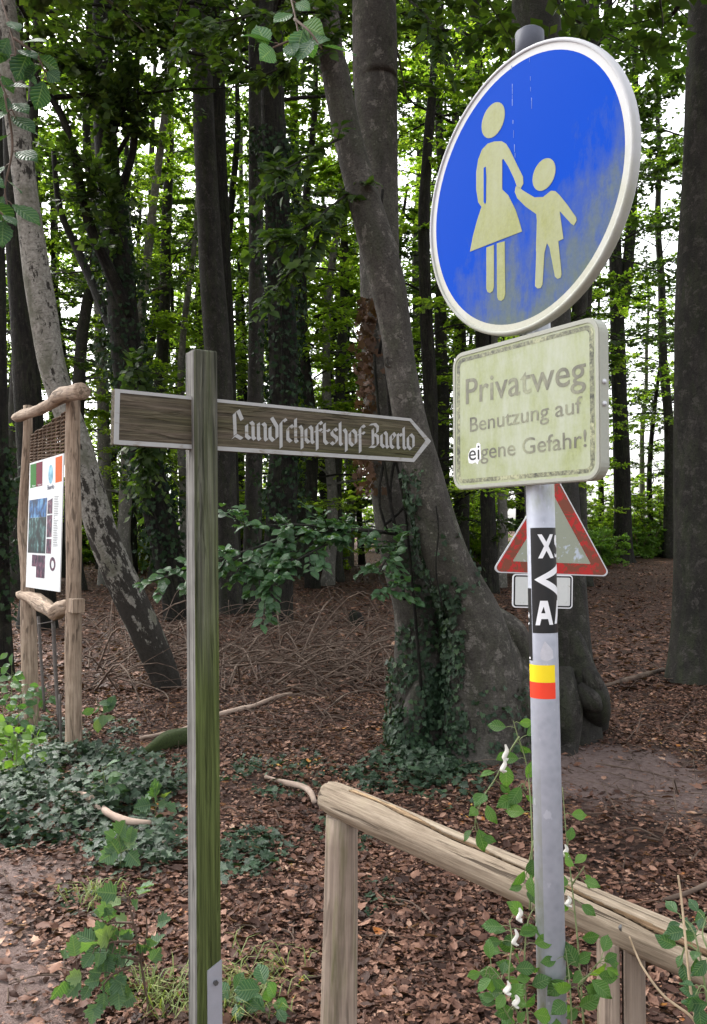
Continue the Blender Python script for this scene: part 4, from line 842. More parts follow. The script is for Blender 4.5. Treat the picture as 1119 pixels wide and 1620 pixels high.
MU = frame((a + b) / 2 - np.array([0, 0, h_ / 2]), b - a, (0, 0, 1)); g = Geo(); prism(g, rrect(w_, h_, .018), 0, .015); sp = obj('small_plate', g, M_WHITE, tp_, MU, False)
g = Geo(); ring(g, rrect(w_ - .012, h_ - .012, .014), rrect(w_ - .028, h_ - .028, .008), -.001, -.0002); obj('border', g, M_BLACK, sp, MU, False)
g = Geo(); prism(g, rrect(w_ - .029, h_ - .029, .008), -.0008, -.0002); obj('plate_face', g, scratch('dirty_white_film', (.66, .68, .66), (.25, .24, .16), .6, 30), sp, MU, False)
g = Geo(); px_ = np.array(tp_.location); tube(g, [px_ + [0, 0, -.2], [px_[0], px_[1], bs[2] + .3]], .03, 20, 1); obj('pole', g, M_GALV, tp_)

# ------------------------------------------------------------------ notice frame of rough logs
L0, R0 = on_ground(52, 1148), on_ground(117, 1203)
nb_ = thing('notice_frame', 'rustic notice frame of rough logs holding a white information poster', 'notice board', (L0 + R0) / 2)
dx = R0 - L0; dx[2] = 0; dx /= np.linalg.norm(dx); nrm = np.array([dx[1], -dx[0], 0])            # towards the path on the left
if np.dot(nrm, (L0 + R0) / 2) > 0: nrm = -nrm
mid = (L0 + R0) / 2
def nb(px, py, off=0.0): return on_plane(px, py, mid + nrm * off, nrm)
def nlog(name, rows, off=0.0, bump=.028, seed=1, n=14, mat=None, k=4):
    P = np.array([nb(a, b, off) for a, b, w in rows]); rad = [w / 2 / F * p[1] for (a, b, w), p in zip(rows, P)]; g = Geo(); tube(g, P, rad, n, k, bump, seed=seed); return obj(name, g, mat or M_LOG, nb_)
nlog('post', [(118, 1225, 27), (117, 1150, 27), (116, 1000, 25), (117, 850, 24), (115, 720, 24), (116, 640, 22), (117, 612, 21)], seed=2)
nlog('post', [(54, 1175, 23), (50, 1130, 24), (46, 1010, 25), (43, 920, 20), (36, 830, 15), (40, 760, 15), (44, 690, 14), (44, 642, 14)], seed=3)
nlog('top_beam', [(26, 661, 14), (42, 655, 17), (64, 648, 17), (84, 636, 19), (96, 626, 26), (116, 622, 27), (131, 619, 25)], .1, .07, 4)
nlog('lower_beam', [(34, 941, 15), (48, 946, 21), (64, 954, 22), (80, 964, 24), (88, 970, 26), (98, 962, 22), (112, 958, 20)], .02, .1, 5)
p = nb(121, 958, .0); g = Geo(); g.box((0, 0, 0), (.13, .09, .105)); obj('tenon', g, M_LOG, nb_, frame(p, dx, (0, 0, 1)), False, bevel=.006)
for a in ([(61, 975, 5), (65, 1040, 5), (71, 1125, 4)], [(84, 975, 6), (88, 1060, 6), (94, 1150, 5)], [(95, 1098, 4), (96, 1150, 4), (97, 1192, 4)]): nlog('rod', a, .0, 0, 6, 8, M_IRON)
g = Geo(); tube(g, [nb(60, 987, .02), nb(74, 985, .02), nb(87, 982, .02)], .004, 5, 3); obj('wire', g, M_IRON, nb_)
# woven willow panel
g = Geo(); c00, c10, c01, c11 = nb(47, 752), nb(104, 735), nb(50, 688), nb(106, 650)
U = lambda u, v: (c00 * (1 - u) + c10 * u) * (1 - v) + (c01 * (1 - u) + c11 * u) * v
for i in range(8): tube(g, [U((i + .5) / 8, 0), U((i + .5) / 8, 1)], .007, 6, 1, cap=False)
for j in range(28):
    tt = np.linspace(-.01, 1.01, 17); tube(g, np.array([U(t, (j + .5) / 28 + .006 * math.sin(j * 7 + 9 * t)) + nrm * .011 * math.cos(math.pi * (t * 8 - .5) + math.pi * (j % 2)) for t in tt]), .0085, 5, 2, .15)
obj('wicker_panel', g, M_WICKER, nb_)
PO = .035
MN = frame(nb(70, 830, PO), dx if np.dot(np.cross([0, 0, 1], dx), nrm) < 0 else -dx, (0, 0, 1))
nuv = lambda px, py, y=0.0: plane_uv(MN, px, py, y)
g = Geo(); prism(g, [nuv(41, 928.5), nuv(94.5, 936.5), nuv(101, 717), nuv(47.5, 733)], 0, .008); poster = obj('poster', g, simple('poster_paper', (.72, .75, .76), .5, .03, spec=.15), nb_, MN, False)
z4 = lambda x, y: nuv(30 + x / 6.475, 700 + y / 6.475, -.001)
def patch(name, q, mat, y=-.001, lab=None):
    g = Geo(); P = [z4(*p) for p in q]
    if sum(P[i][0] * P[(i + 1) % len(P)][1] - P[(i + 1) % len(P)][0] * P[i][1] for i in range(len(P))) < 0: P = P[::-1]
    prism(g, P, y, y + .0007); return obj(name, g, mat, poster, MN, False, label=lab)
def flatc(n_, c): return simple(n_, c, .6, .06, spec=.1)
patch('header_block', [(118, 228), (178, 212), (176, 455), (117, 468)], flatc('green_print', (.03, .17, .025)), lab='green header block')
patch('header_block', [(179, 211), (243, 193), (240, 442), (177, 455)], flatc('crimson_print', (.16, .015, .035)), lab='crimson header block')
patch('header_block', [(376, 155), (445, 132), (440, 398), (374, 414)], flatc('orange_print', (.62, .11, .015)), lab='orange header block')
def photo(n_, stops, scale):
    m, nt = mat_new(n_); f = noise(nt, coords(nt, 'obj'), scale, 4, .6, .4); finish(nt, ramp(nt, f, stops), .5, spec=.15); return m
c = z4(326, 325); t_ = z4(326, 228); e = z4(350, 322); g = Geo(); prism(g, circ(abs(e[0] - c[0]), 28, c[0], c[1], t_[1] - c[1]), -.001, -.0003); obj('emblem', g, photo('emblem_print', [(.4, (.1, .3, .42)), (.6, (.3, .6, .75))], 12), poster, MN, False)
def ptxt(s, a, b, cap, mat):
    V, fs = _GL[s]; A = z4(*a); B = z4(*b); x0, x1 = V[:, 0].min(), V[:, 0].max(); k = (B[0] - A[0]) / (x1 - x0); kz = (z4(a[0], a[1] - cap)[1] - A[1]) / Hh; g = Geo()
    put_text(g, V, fs, lambda x, z: (A[0] + (x - x0) * k, -.0016, A[1] + (B[1] - A[1]) * (x - x0) / (x1 - x0) + z * kz)); obj('lettering', g, mat, poster, MN, False)
M_INK = flatc('navy_ink', (.02, .025, .08)); ptxt('Baerlo', (294, 484), (362, 470), 45, M_INK); ptxt('Natur', (138, 455), (172, 447), 18, M_WHITE); ptxt('Kultur', (196, 444), (236, 435), 18, M_WHITE)
PH1 = photo('aerial_photo_print', [(.38, (.004, .02, .035)), (.46, (.01, .055, .15)), (.53, (.03, .14, .36)), (.62, (.12, .3, .5))], 8)
PH2 = photo('dark_photo_print', [(.4, (.004, .012, .014)), (.5, (.01, .035, .04)), (.57, (.03, .1, .1)), (.65, (.15, .27, .27))], 9)
PH3 = photo('violet_photo_print', [(.36, (.012, .008, .016)), (.48, (.06, .035, .07)), (.6, (.16, .05, .08)), (.72, (.3, .3, .4))], 16)
patch('photo_print', [(108, 592), (290, 565), (282, 760), (103, 775)], PH1); patch('photo_print', [(103, 776), (282, 761), (270, 1138), (92, 1128)], PH2)
for q in ([(296, 600), (346, 570), (342, 728), (292, 732)], [(290, 748), (342, 740), (334, 968), (284, 972)], [(284, 986), (334, 988), (328, 1140), (278, 1136)], [(136, 1148), (180, 1152), (174, 1272), (131, 1266)], [(180, 1154), (270, 1158), (262, 1392), (174, 1382)]): patch('photo_print', q, PH3)
g = Geo(); cs = [z4(345 + 30 * math.cos(t), 1245 + 72 * math.sin(t)) for t in np.linspace(0, 6.283, 24, endpoint=False)]; ci = [z4(345 + 15 * math.cos(t), 1250 + 40 * math.sin(t)) for t in np.linspace(0, 6.283, 24, endpoint=False)]
ring(g, cs, ci, -.001); obj('wreath_print', g, PH3, poster, MN, False)
M_INK2 = flatc('grey_ink', (.2, .21, .22)); g = Geo()
for k in range(30):
    y = 548 + k * 17.5; x0 = 364 - k * .5; w = fr.uniform(34, 48)
    if k in (12, 13): w *= .3
    P = [z4(x0, y + 2), z4(x0 + w, y), z4(x0 + w, y + 6), z4(x0, y + 8)]; prism(g, P[::-1] if P[0][1] > P[3][1] else P, -.001, -.0004)
obj('print_lines', g, M_INK2, poster, MN, False)

# ------------------------------------------------------------------ log fence
fn = thing('log_fence', 'low log fence with a sloping top rail and a split post', 'fence', (0, 2.7, 0))
A = at(541, 1268, 2.72); B = at(1119, 1521, 1.86); d = (B - A); C_ = B + d * .9; C_[2] -= .03
g = Geo(); E_ = d / np.linalg.norm(d)
camd = np.array([.25, -1, .35]); camd -= E_ * camd.dot(E_); camd /= np.linalg.norm(camd); upd = np.cross(E_, camd); upd *= np.sign(upd[2])
def crack(L_): return .42 + .16 * math.sin(2.6 * L_ + .5) + .07 * math.sin(9 * L_) + .025 * math.sin(31 * L_) - .25 * L_
def split(dirs, L_):
    a = np.arctan2(dirs @ upd, dirs @ camd); d_ = a - crack(L_); m = np.ones(len(a))
    m -= .2 * np.exp(-(d_ / .06) ** 2) * min(1, L_ * 4)
    w = .16 + .1 * math.sin(5 * L_ + 1) + .05 * math.sin(23 * L_); m -= .075 * ((d_ > 0) & (d_ < max(w, .04))) * (.6 + .4 * math.sin(17 * L_ + 2) ** 2)
    m -= .05 * np.clip(np.cos(a - 1.45), 0, 1) ** 6 + .03 * np.clip(np.cos(a + 2.0), 0, 1) ** 4      # hewn flatter above and below
    m += .02 * np.sin(3 * a + 2.1 * L_) + .012 * np.sin(5 * a - 4 * L_) + .01 * np.sin(11 * a + 1.5 * L_)
    zone = np.where(abs(d_) < .05, 100.0, np.where((d_ > 0) & (d_ < max(w, .04) * 1.1), 50.0, 0.0)) * (L_ > .12)
    return m, zone
tube(g, [A - E_ * .06, A - E_ * .045, A + d * .15, A + d * .4, A + d * .62, A + d * .85, B, A + d * 1.4, C_], [.028, .051, .056, .054, .055, .054, .054, .054, .052], 200, 40, .012, seed=14, prof=split)
rail = obj('rail', g, M_RAIL, fn)
g = Geo(); q = A + d * .815; zz = np.array([0, -.062, .0]); tube(g, [at(984, 1468, float(q[1]) - .058), at(984, 1468, float(q[1]) - .07)], .0075, 10, 1); obj('nail', g, M_BOLT, rail)
b0 = A.copy(); b0[2] = -.15; t0 = A.copy(); t0[2] -= .045
g = Geo(); tube(g, [b0 + [-.015, 0, 0], (b0 + t0) / 2 + [-.006, 0, 0], t0], [.057, .055, .05], 18, 5, .02, seed=15); obj('post', g, M_RAILP, fn)
q = A + d * .825; 
for sx in (-1, 1):
    g = Geo(); poly = [(sx * .004, -.05)] + [(sx * (.004 + .05 * math.sin(t)), -.05 * math.cos(t) + .0) for t in np.linspace(.35, math.pi - .35, 8)] + [(sx * .004, .05)]
    V = [(x, y, z) for z in (-.8, -.35, -.03) for x, y in poly]; n_ = len(poly); fs = [(i + r * n_, (i + 1) % n_ + r * n_, (i + 1) % n_ + (r + 1) * n_, i + (r + 1) * n_) for r in range(2) for i in range(n_)]
    if sx < 0: fs = [f[::-1] for f in fs]
    g.add(V, fs + [tuple(range(2 * n_, 3 * n_)) if sx > 0 else tuple(range(2 * n_, 3 * n_))[::-1]], co=[(x * 1., y, z) for x, y, z in V])
    obj('split_post', g, M_RAILP, fn, frame(q, (.95, -.25, 0), (.03 * sx, 0, 1)), False, bevel=.003)
e_ = C_.copy(); g = Geo(); tube(g, [[e_[0] - .1, e_[1] + .08, -.15], [e_[0] - .1, e_[1] + .08, e_[2] - .04]], .052, 16, 3, .02); obj('post', g, M_RAILP, fn)

# ------------------------------------------------------------------ ivy, brushwood, fallen wood
def surf_sample(o, n):
    me = o.data; nv = len(me.vertices); V = np.zeros(nv * 3); me.vertices.foreach_get('co', V); V = V.reshape(-1, 3); me.calc_loop_triangles(); T = np.zeros(len(me.loop_triangles) * 3, int); me.loop_triangles.foreach_get('vertices', T); T = T.reshape(-1, 3)
    a, b, c = V[T[:, 0]], V[T[:, 1]], V[T[:, 2]]; N_ = np.cross(b - a, c - a); ar = np.linalg.norm(N_, axis=1); ar[(a[:, 2] > 4.2)] = 0
    i = rng.choice(len(T), n, p=ar / ar.sum()); u, v = rng.random(n), rng.random(n); k = u + v > 1; u[k], v[k] = 1 - u[k], 1 - v[k]
    return a[i] + (b - a)[i] * u[:, None] + (c - a)[i] * v[:, None], N_[i] / ar[i][:, None]
P, N_ = surf_sample(beech_trunk, 130000); q = proj(P); x, y = q[:, 0], q[:, 1]; pr = np.zeros(len(P))
def reg(x0, x1, y0, y1, p): 
    k = (x > x0) & (x < x1) & (y > y0) & (y < y1); pr[k] = np.maximum(pr[k], p)
reg(606, 742, 1120, 1240, .62); reg(615, 735, 1040, 1130, .42); reg(632, 700, 980, 1060, .28); reg(645, 690, 900, 1000, .3); reg(640, 668, 740, 930, .3); reg(690, 735, 920, 1070, .6); reg(742, 850, 1085, 1190, .07); reg(690, 760, 840, 960, .05)
cl = .5 + .5 * np.sin(x * .06 + 1) * np.sin(y * .05) + .3 * np.sin(x * .13 + y * .1); keep = (rng.random(len(P)) < pr * np.clip(cl + .25, .15, 1) * .55); P, N_ = P[keep], N_[keep]; n_ = len(P)
g = Geo(); D = np.array([0, 0, -1.]) + rng.normal(0, .5, (n_, 3)); scatter(g, T_IVY, P + N_ * rng.uniform(.005, .05, n_)[:, None], D, N_ + rng.normal(0, .35, (n_, 3)) + [0, 0, .3], rng.uniform(.026, .052, n_))
iv = thing('climbing_ivy', 'dark green ivy climbing the foot of the double stemmed beech', 'ivy', (.6, 6.1, 0)); obj('foliage', g, M_IVY, iv)
g = Geo()
for rows in ([(668, 1100), (655, 950), (640, 800), (622, 700), (610, 560), (606, 430)], [(640, 950), (630, 860), (612, 760), (600, 660), (592, 560)], [(630, 850), (618, 800), (622, 740), (640, 690), (648, 640)], [(600, 560), (612, 480), (598, 400), (606, 300)], [(610, 830), (640, 800), (650, 760)], [(612, 840), (600, 790), (608, 720)]):
    tube(g, [at(a, b, 6.6 - .27 - .01 * i) for i, (a, b) in enumerate(rows)], .011, 6, 5, .1)
for rows in ([(690, 800), (694, 840), (690, 900), (700, 960)],): tube(g, [at(a, b, 5.98) for a, b in rows], .006, 5, 5, .1)
obj('stem', g, M_DARK, iv)
g = Geo(); n_ = 380; yy = rng.uniform(470, 780, n_); P = np.array([at(580 + rng.normal(0, 9), a, 6.55 + rng.uniform(-.25, .1)) for a in yy]); scatter(g, T_IVY, P, rng.normal(0, .7, (n_, 3)) - [0, 0, .7], unit(n_), rng.uniform(.04, .08, n_)); obj('dead_foliage', g, M_DEADIVY, iv, label='withered brown ivy leaves')
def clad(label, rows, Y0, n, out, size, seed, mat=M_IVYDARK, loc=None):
    P, rad = px_path(rows, Y0); r_ = np.random.default_rng(seed); C = spline(np.column_stack([P, rad]), 12); i = r_.integers(0, len(C), n); a = r_.uniform(0, 6.283, n); clump = .35 + .65 * (.5 + .5 * np.sin(C[i, 2] * 3.1 + 2 * np.cos(a)))
    rr = C[i, 3] + out * clump * r_.random(n) ** 1.3; Q = C[i, :3] + np.stack([np.cos(a) * rr, np.sin(a) * rr, r_.normal(0, .15, n)], 1); N_ = np.stack([np.cos(a), np.sin(a), .4 + 0 * a], 1) + r_.normal(0, .4, (n, 3))
    g = Geo(); scatter(g, T_IVY, Q, np.array([0, 0, -1.]) + r_.normal(0, .5, (n, 3)), N_, size * r_.uniform(.6, 1.2, n)); t = thing('climbing_ivy', label, 'ivy', loc if loc is not None else P[0])
    obj('foliage', g, mat, t); g = Geo(); tube(g, C[::3, :3] + [.0, -.0, 0] + np.array([0, -1, 0]) * (C[::3, 3:4] + .01), .02, 6, 1); obj('stem', g, M_DARK, t)
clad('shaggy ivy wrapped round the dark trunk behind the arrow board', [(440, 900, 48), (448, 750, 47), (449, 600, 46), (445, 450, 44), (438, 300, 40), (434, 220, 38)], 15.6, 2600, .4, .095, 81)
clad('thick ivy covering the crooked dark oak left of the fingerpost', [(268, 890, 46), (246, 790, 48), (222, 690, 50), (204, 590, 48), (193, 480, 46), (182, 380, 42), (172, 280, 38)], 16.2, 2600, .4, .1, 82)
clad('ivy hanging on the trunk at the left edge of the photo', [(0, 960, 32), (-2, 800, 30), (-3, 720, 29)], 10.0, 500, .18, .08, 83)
# ground ivy
n_ = 130000; X_ = rng.uniform(-3.4, 2.4, n_); Y_ = rng.uniform(2.9, 7.6, n_); P = np.stack([X_, Y_, ground_z(X_, Y_)], 1); q = proj(P); x, y = q[:, 0], q[:, 1]; pr = np.zeros(n_)
def bl(cx, cy, rx, ry, p): 
    global pr; pr = np.maximum(pr, p * np.clip(1.5 - 1.5 * (((x - cx) / rx) ** 2 + ((y - cy) / ry) ** 2), 0, 1))
bl(150, 1250, 190, 75, 1); bl(40, 1290, 130, 60, 1); bl(230, 1340, 120, 55, .6); bl(60, 1180, 90, 70, .7); bl(190, 1130, 40, 40, .5); bl(330, 1375, 70, 40, .4); bl(430, 1230, 90, 40, .35); bl(400, 1350, 70, 50, .4); bl(540, 1330, 60, 40, .25); bl(640, 1225, 110, 35, .9); bl(720, 1240, 70, 40, .5); bl(480, 1210, 60, 30, .2); bl(590, 1420, 50, 40, .15); bl(130, 1430, 60, 30, .12)
cl = .6 + .5 * np.sin(X_ * 5.1 + 2 * np.sin(Y_ * 3)) * np.sin(Y_ * 4.3 + 1.5 * np.sin(X_ * 4)); keep = (rng.random(n_) < pr * np.clip(1.5 * cl - .25, .06, 1.0) * .62) & (dirt_at(X_, Y_) < .55); P = P[keep]; n_ = len(P); dz = pr[keep]
P[:, 2] += .012 + rng.random(n_) ** 1.4 * .16 * dz ** 2; a = rng.uniform(0, 6.283, n_); g = Geo()
scatter(g, T_IVY, P, np.stack([np.cos(a), np.sin(a), rng.normal(-.25, .3, n_)], 1), np.stack([rng.normal(0, .35, n_), rng.normal(-.25, .35, n_), np.ones(n_)], 1), rng.uniform(.03, .068, n_))
tag(obj('ground_ivy', g, M_IVY), 'dark ivy carpet creeping over the leaf litter', 'ivy', kind='stuff')
# brushwood
g = Geo()
def brush(n, pxr, pyr, lmin, lmax, hmax, bias):
    for k in range(n):
        p = on_ground(fr.uniform(*pxr), fr.uniform(*pyr)); L = fr.uniform(lmin, lmax); a = fr.gauss(bias, 1.3); h = hmax * fr.random() ** 1.6
        d_ = np.array([math.cos(a), math.sin(a), fr.gauss(0, .14 if hmax < .1 else .4)]); m_ = p + d_ * L / 2 + np.array([fr.gauss(0, .06), fr.gauss(0, .06), abs(fr.gauss(0, .05))]) * L + [0, 0, h * .7]; e = p + d_ * L; e[2] = float(ground_z(e[0], e[1])) + h * fr.random()
        p = p + [0, 0, h * fr.random()]; r = fr.choice([.003, .004, .005, .007, .009, .013]) if hmax > .1 else fr.uniform(.002, .006); tube(g, [p, m_, e], [r, r * .8, r * .35], 4, 4, cap=False)
brush(430, (345, 640), (985, 1100), .5, 2.0, .34, .1); brush(200, (120, 320), (985, 1100), .6, 2.0, .3, .4); brush(110, (240, 620), (1090, 1180), .4, 1.2, .06, .2); brush(420, (300, 1119), (1120, 1600), .05, .3, .012, 1.0); brush(60, (0, 300), (1380, 1600), .06, .25, .01, 1.0); brush(90, (900, 1119), (1060, 1300), .2, .9, .03, .5)
tag(obj('brushwood', g, M_TWIG), 'heap of thin dead twigs lying behind the fingerpost', 'brushwood', kind='stuff')
def stick(label, rows, mat=M_STICK, bump=.08, lift=.03):
    P = [gp(a, b, lift) for a, b, w in rows]; rad = [w / 2 / F * p[1] for (a, b, w), p in zip(rows, P)]; g = Geo(); tube(g, P, rad, 9, 6, bump); t = obj('fallen_branch', g, mat); return tag(t, label, 'branch')
stick('long pale fallen branch running out right of the fingerpost', [(222, 1174, 6), (290, 1160, 8), (345, 1136, 8), (400, 1122, 7), (440, 1106, 5), (462, 1101, 3)])
stick('curved barkless branch lying in the ivy below the notice frame', [(112, 1272, 7), (138, 1279, 11), (158, 1296, 12), (180, 1312, 12), (205, 1320, 11), (238, 1322, 8)], lift=.07)
stick('crooked pale branch ending at the fence post top', [(420, 1236, 6), (448, 1245, 8), (478, 1252, 10), (492, 1262, 10), (497, 1276, 8)])
stick('thin dead branch lying across the litter left of the beech', [(540, 1052, 3), (590, 1020, 5), (640, 1000, 4)], M_TWIG)
stick('grey branch lying at the right edge behind the fence rail', [(1050, 1435, 6), (1085, 1424, 8), (1125, 1408, 9)], M_TWIG)
stick('branch on the floor beside the right hand beech', [(955, 1090, 5), (1000, 1078, 9), (1050, 1064, 8)], M_TWIG)
g = Geo(); tube(g, [gp(228, 1196, .02), gp(262, 1186, .06), gp(300, 1176, .06)], [.035, .065, .065], 14, 6, .1); tag(obj('mossy_log', g, M_MOSS), 'short moss covered log half hidden by the fingerpost', 'log')
g = Geo(); p = on_ground(563, 990); tube(g, [p + [0, 0, -.1], p + [0, 0, .0], p + [0, 0, .18], p + [.02, 0, .26]], [.2, .16, .12, .08], 10, 3, .12); tag(obj('tree_stump', g, M_DARK), 'small rotten stump on the leaf floor between the trunks', 'stump')

# ------------------------------------------------------------------ small plants
def plant(name, label, cat, paths, leaf, t, mat, stem_mat, seed, tl=.05, per=1, r=.004, face=(0, -.5, 1), jitter=.5, start=.15, droop=.3):
    r_ = np.random.default_rng(seed); gs = Geo(); gl = Geo(); root = thing(name, label, cat, tuple(np.array(paths[0][0][0])))
    PP = []; DD = []; NN = []
    for P_, nl in paths:
        C = spline(np.array(P_), 8); tube(gs, C, np.linspace(r, r * .4, len(C)), 6, 1); m = len(C)
        for k in range(nl):
            u = start + (1 - start) * (k + .5) / nl; i = min(int(u * (m - 1)), m - 2); d = C[i + 1] - C[i]; d /= np.linalg.norm(d) + 1e-9; sd_ = np.cross(d, [0, -1, .3]); sd_ /= np.linalg.norm(sd_) + 1e-9; sg = 1 if k % 2 else -1
            for _ in range(per):
                dd = d * .5 + sd_ * sg * r_.uniform(.5, 1.1) + r_.normal(0, .35, 3) - [0, 0, droop]; dd /= np.linalg.norm(dd); p_ = C[i] + dd * tl * r_.uniform(.5, 1.2)
                tube(gs, [C[i], (C[i] + p_) / 2 + [0, 0, .15 * tl], p_], r * .35, 4, 2, cap=False); PP.append(p_); DD.append(dd); NN.append(np.array(face) + r_.normal(0, jitter, 3))
    scatter(gl, t, np.array(PP), np.array(DD), np.array(NN), leaf * r_.uniform(.65, 1.2, len(PP))); obj('stem', gs, stem_mat, root); obj('foliage', gl, mat, root); return root
s0 = on_ground(238, 1612); Ys = s0[1]
plant('sapling', 'young sapling with grey green lobed leaves in the lower left corner', 'sapling', [([s0, at(226, 1540, Ys), at(218, 1490, Ys), at(205, 1430, Ys), at(205, 1405, Ys)], 12), ([at(222, 1520, Ys), at(190, 1515, Ys - .05), at(150, 1540, Ys - .1), at(95, 1530, Ys - .1)], 14), ([at(219, 1490, Ys), at(180, 1490, Ys - .05), at(150, 1500, Ys - .1)], 13), ([at(205, 1530, Ys), at(175, 1545, Ys - .1), at(150, 1580, Ys - .1)], 10), ([at(212, 1460, Ys), at(180, 1460, Ys), at(160, 1465, Ys - .05)], 9), ([at(222, 1520, Ys), at(232, 1480, Ys), at(232, 1450, Ys)], 2)], .06, T_LOBE, M_SAP, M_BSTEM, 91, .04, 1, .005, (0, -.9, .8), .5)
for k, (px, py, top, n_, sz, lab, tm, m_) in enumerate(((190, 1375, 1322, 8, .085, 'pale seedling with broad maple leaves below the curved branch', T_LOBE, M_SAP), (245, 1290, 1252, 6, .09, 'maple seedling in the ivy left of the fingerpost', T_LOBE, M_SAP), (165, 1280, 1212, 10, .08, 'bramble seedling with grey green leaves in front of the notice frame post', T_LEAF, M_SAP),
        (425, 1625, 1560, 7, .075, 'small serrated leaf seedling at the bottom between fingerpost and fence', T_SERR, M_NEAR), (362, 1600, 1560, 3, .08, 'single leafed seedling beside the zinc post shoe', T_SERR, M_NEAR), (155, 1160, 1105, 6, .12, 'broad leaved plant right of the notice frame foot', T_LEAF, M_SAP))):
    b = on_ground(px, py) if py < 1620 else on_ground(px, 1618); plant('seedling', lab, 'seedling', [([b, at((px * 2 + 4) / 2, (py + top) / 2, b[1]), at(px - 3, top, b[1])], n_), ([at(px + 1, (py + top) / 2, b[1]), at(px + 18, (py + top) / 2 - 8, b[1] - .03)], 3)], sz, tm, m_, M_GSTEM, 200 + k, .03, 1, .003, (0, -.7, .9), .4)
b = on_ground(8, 1240); plant('nettle', 'bright green nettle clump at the left edge', 'plant', [([b + [dx_, dy_, 0], b + [dx_ * 1.2, dy_, .25], b + [dx_ * 1.3, dy_ - .03, h]], 22) for dx_, dy_, h in ((-.1, 0, .45), (0, .1, .4), (.08, -.05, .36), (-.2, .1, .5), (.02, 0, .3), (.12, .12, .3))], .07, T_SERR, M_LIME, M_GSTEM, 95, .035, 1, .004, (0, -.6, .9), .5)
b = on_ground(10, 1165); plant('elder_bush', 'low dark green bush behind the nettles at the left edge', 'shrub', [([b + [dx_, dy_, 0], b + [dx_ * 1.3, dy_, h * .6], b + [dx_ * 1.8, dy_, h]], 22) for dx_, dy_, h in ((-.2, 0, .5), (0, .1, .55), (.1, -.05, .45), (-.1, .2, .6), (.18, .1, .35))], .085, T_LEAF, M_NEAR, M_GSTEM, 96, .04, 1, .004, (0, -.6, .9), .5)
b = on_ground(232, 905); plant('shrub', 'yellowing shrub in the shade beside the crooked oak', 'shrub', [([b + [dx_, 0, 0], b + [dx_ * 1.3, 0, h * .6], b + [dx_ * 2, -.1, h]], 26) for dx_, h in ((-.3, .9), (-.1, 1.1), (.1, 1.0), (.3, .8))], .12, T_LEAF, M_YELLOW, M_BSTEM, 97, .08, 2, .008, (0, -.5, 1), .6)
# bindweed and bramble round the pole and rail
def vine(label, paths, seed, leaf=.045, cat='vine', t=T_LEAF, mat=M_VINE, flowers=()):
    rt = plant('bindweed', label, cat, paths, leaf, t, mat, M_GSTEM, seed, .02, 1, .0022, (-.1, -1, .5), .45, .05)
    for px, py, Y, L in flowers:
        g = Geo(); p = at(px, py, Y); L *= .72; tube(g, [p + [0, 0, L / 2], p + [.003, -.002, L * .1], p + [-.004, -.003, -L / 3], p + [.002, 0, -L / 2]], [.002, .0042, .0036, .0068], 10, 4, .3, cap=False, flat=.45); obj('flower', g, M_FLOWER, rt, label='wilted white trumpet flower')
V_ = 2.02
vine('bindweed with wilted white flowers climbing left of the steel pole', [([at(838, 1440, 1.9), at(842, 1330, 1.95), at(835, 1220, V_), at(818, 1160, V_), at(812, 1140, V_)], 8), ([at(822, 1165, V_), at(806, 1190, V_), at(785, 1230, V_), at(765, 1262, V_), at(752, 1300, V_), at(757, 1325, V_)], 11), ([at(833, 1250, V_), at(826, 1240, V_), at(820, 1262, V_)], 6), ([at(845, 1330, 1.9), at(836, 1370, 1.9), at(830, 1392, 1.9)], 3)], 301, .044, flowers=((800, 1190, V_ - .02, .05), (797, 1210, V_ - .03, .045)))
vine('leafy bindweed tangle at the bottom left of the steel pole', [([at(838, 1640, 1.75), at(830, 1540, 1.78), at(835, 1460, 1.8), at(850, 1430, 1.82)], 15), ([at(830, 1630, 1.75), at(806, 1560, 1.75), at(810, 1490, 1.78), at(806, 1455, 1.8)], 16), ([at(826, 1600, 1.75), at(800, 1560, 1.72), at(775, 1530, 1.72), at(768, 1545, 1.72)], 9), ([at(826, 1640, 1.75), at(800, 1600, 1.72), at(790, 1570, 1.72)], 8)], 302, .037, flowers=((822, 1446, 1.76, .035), (815, 1482, 1.75, .042), (803, 1562, 1.7, .035), (816, 1583, 1.7, .03)))
vine('bindweed trailing right of the steel pole over the rail', [([at(925, 1640, 1.85), at(915, 1500, 1.88), at(905, 1400, 1.92), at(897, 1330, 1.95), at(890, 1245, 1.98)], 13), ([at(905, 1400, 1.92), at(915, 1385, 1.9), at(925, 1370, 1.9)], 4), ([at(918, 1560, 1.8), at(945, 1525, 1.78), at(955, 1515, 1.78)], 6), ([at(905, 1640, 1.75), at(902, 1560, 1.76), at(895, 1500, 1.78)], 7), ([at(925, 1600, 1.78), at(915, 1560, 1.76), at(935, 1540, 1.76)], 6)], 303, .042, flowers=((894, 1345, 1.9, .035), (899, 1425, 1.88, .03)))
vine('bramble sprig creeping over the rail at the right edge', [([at(1122, 1600, 1.65), at(1105, 1500, 1.68), at(1092, 1465, 1.7), at(1075, 1450, 1.72)], 8), ([at(1110, 1510, 1.68), at(1088, 1495, 1.7), at(1075, 1520, 1.7)], 5), ([at(1135, 1600, 1.6), at(1112, 1560, 1.62), at(1100, 1575, 1.62)], 5), ([at(1130, 1520, 1.65), at(1112, 1480, 1.68), at(1118, 1450, 1.7)], 5)], 304, .04, mat=M_NEAR)
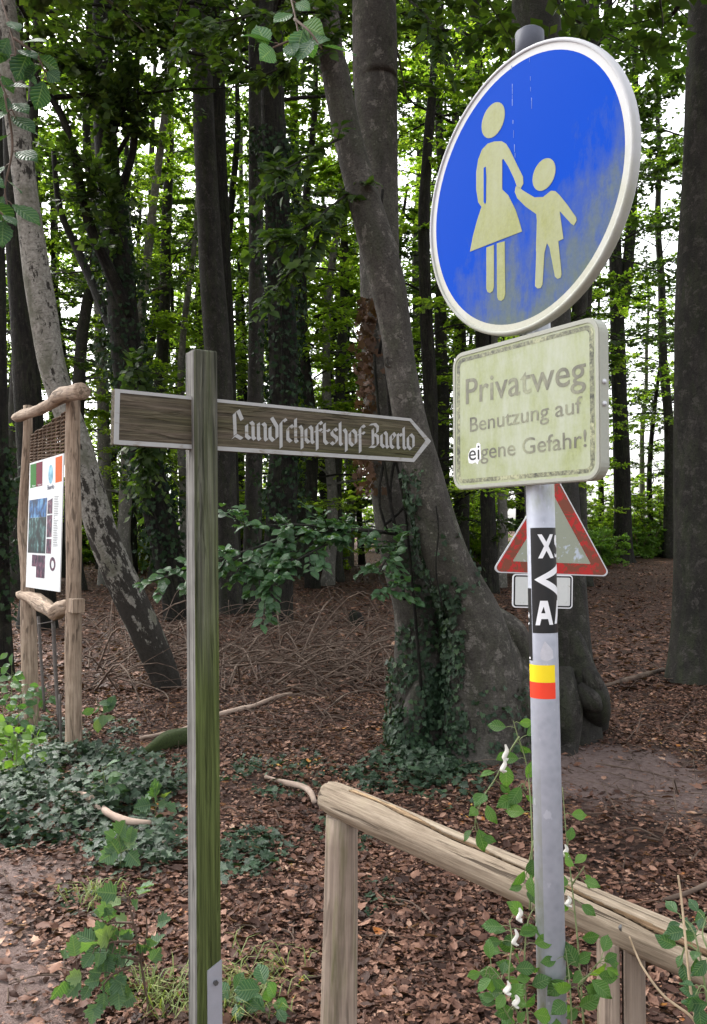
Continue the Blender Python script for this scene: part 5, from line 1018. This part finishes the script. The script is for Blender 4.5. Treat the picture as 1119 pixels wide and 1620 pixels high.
for lab, rows in (('dry upright stalk in front of the rail at the right edge', [(1104, 1640, 1.66), (1100, 1610, 1.66), (1092, 1560, 1.66), (1084, 1480, 1.68), (1078, 1420, 1.7), (1073, 1385, 1.7)]), ('dry arching stalk beside the split fence post', [(1106, 1625, 1.66), (1090, 1605, 1.66), (1050, 1575, 1.68), (1020, 1535, 1.7), (1005, 1505, 1.72), (996, 1482, 1.72)])):
    g = Geo(); tube(g, [at(*p) for p in rows], np.linspace(.0032, .0018, len(rows)), 6, 5); tag(obj('dry_stalk', g, M_STALK), lab, 'stalk')
# grass tufts
g = Geo()
for k in range(420):
    px, py = fr.choice([(270, 1600, 40, 26), (400, 1545, 50, 28), (380, 1590, 40, 20), (150, 1425, 30, 12), (250, 1590, 30, 20), (600, 1600, 20, 14)])[:2], 0
    c_ = fr.choice([(270, 1595, 32, 20), (410, 1545, 38, 16), (385, 1590, 30, 16), (150, 1425, 22, 9), (260, 1575, 26, 14)])
    p = on_ground(fr.gauss(c_[0], c_[2]), min(1618, fr.gauss(c_[1], c_[3]))); a = fr.uniform(0, 6.28); L = fr.uniform(.06, .17); b_ = np.array([math.cos(a), math.sin(a), 0]); up = np.array([0, 0, 1.]); w = .0022; s_ = np.array([-math.sin(a), math.cos(a), 0]) * w
    m1 = p + b_ * L * .35 + up * L * .45; m2 = p + b_ * L * .85 + up * L * .4; g.add([p - s_, p + s_, m1 - s_, m1 + s_, m2], co=np.zeros((5, 3)), quads=[(0, 1, 3, 2)], tris=[(2, 3, 4)])
tag(obj('grass_tufts', g, M_GRASS), 'sparse thin grass growing between the fallen leaves', 'grass', kind='stuff')
# leafy twigs hanging into the top of the view from the wood's edge
def twig(label, paths, leaf, seed, mat=M_NEAR, t=T_SERR, face=(0, -.7, .8)): plant('hanging_twig', label, 'branch', paths, leaf, t, mat, M_BSTEM, seed, .015, 1, .004, face, .45, .1, .35)
twig('twig of serrated green leaves hanging at the top middle', [([at(430, -220, 2.6), at(450, -60, 2.4), at(468, 30, 2.25), at(478, 85, 2.2)], 9), ([at(466, 30, 2.25), at(490, 50, 2.2), at(510, 78, 2.18)], 5), ([at(470, 60, 2.22), at(440, 72, 2.2), at(420, 80, 2.2)], 4)], .078, 401)
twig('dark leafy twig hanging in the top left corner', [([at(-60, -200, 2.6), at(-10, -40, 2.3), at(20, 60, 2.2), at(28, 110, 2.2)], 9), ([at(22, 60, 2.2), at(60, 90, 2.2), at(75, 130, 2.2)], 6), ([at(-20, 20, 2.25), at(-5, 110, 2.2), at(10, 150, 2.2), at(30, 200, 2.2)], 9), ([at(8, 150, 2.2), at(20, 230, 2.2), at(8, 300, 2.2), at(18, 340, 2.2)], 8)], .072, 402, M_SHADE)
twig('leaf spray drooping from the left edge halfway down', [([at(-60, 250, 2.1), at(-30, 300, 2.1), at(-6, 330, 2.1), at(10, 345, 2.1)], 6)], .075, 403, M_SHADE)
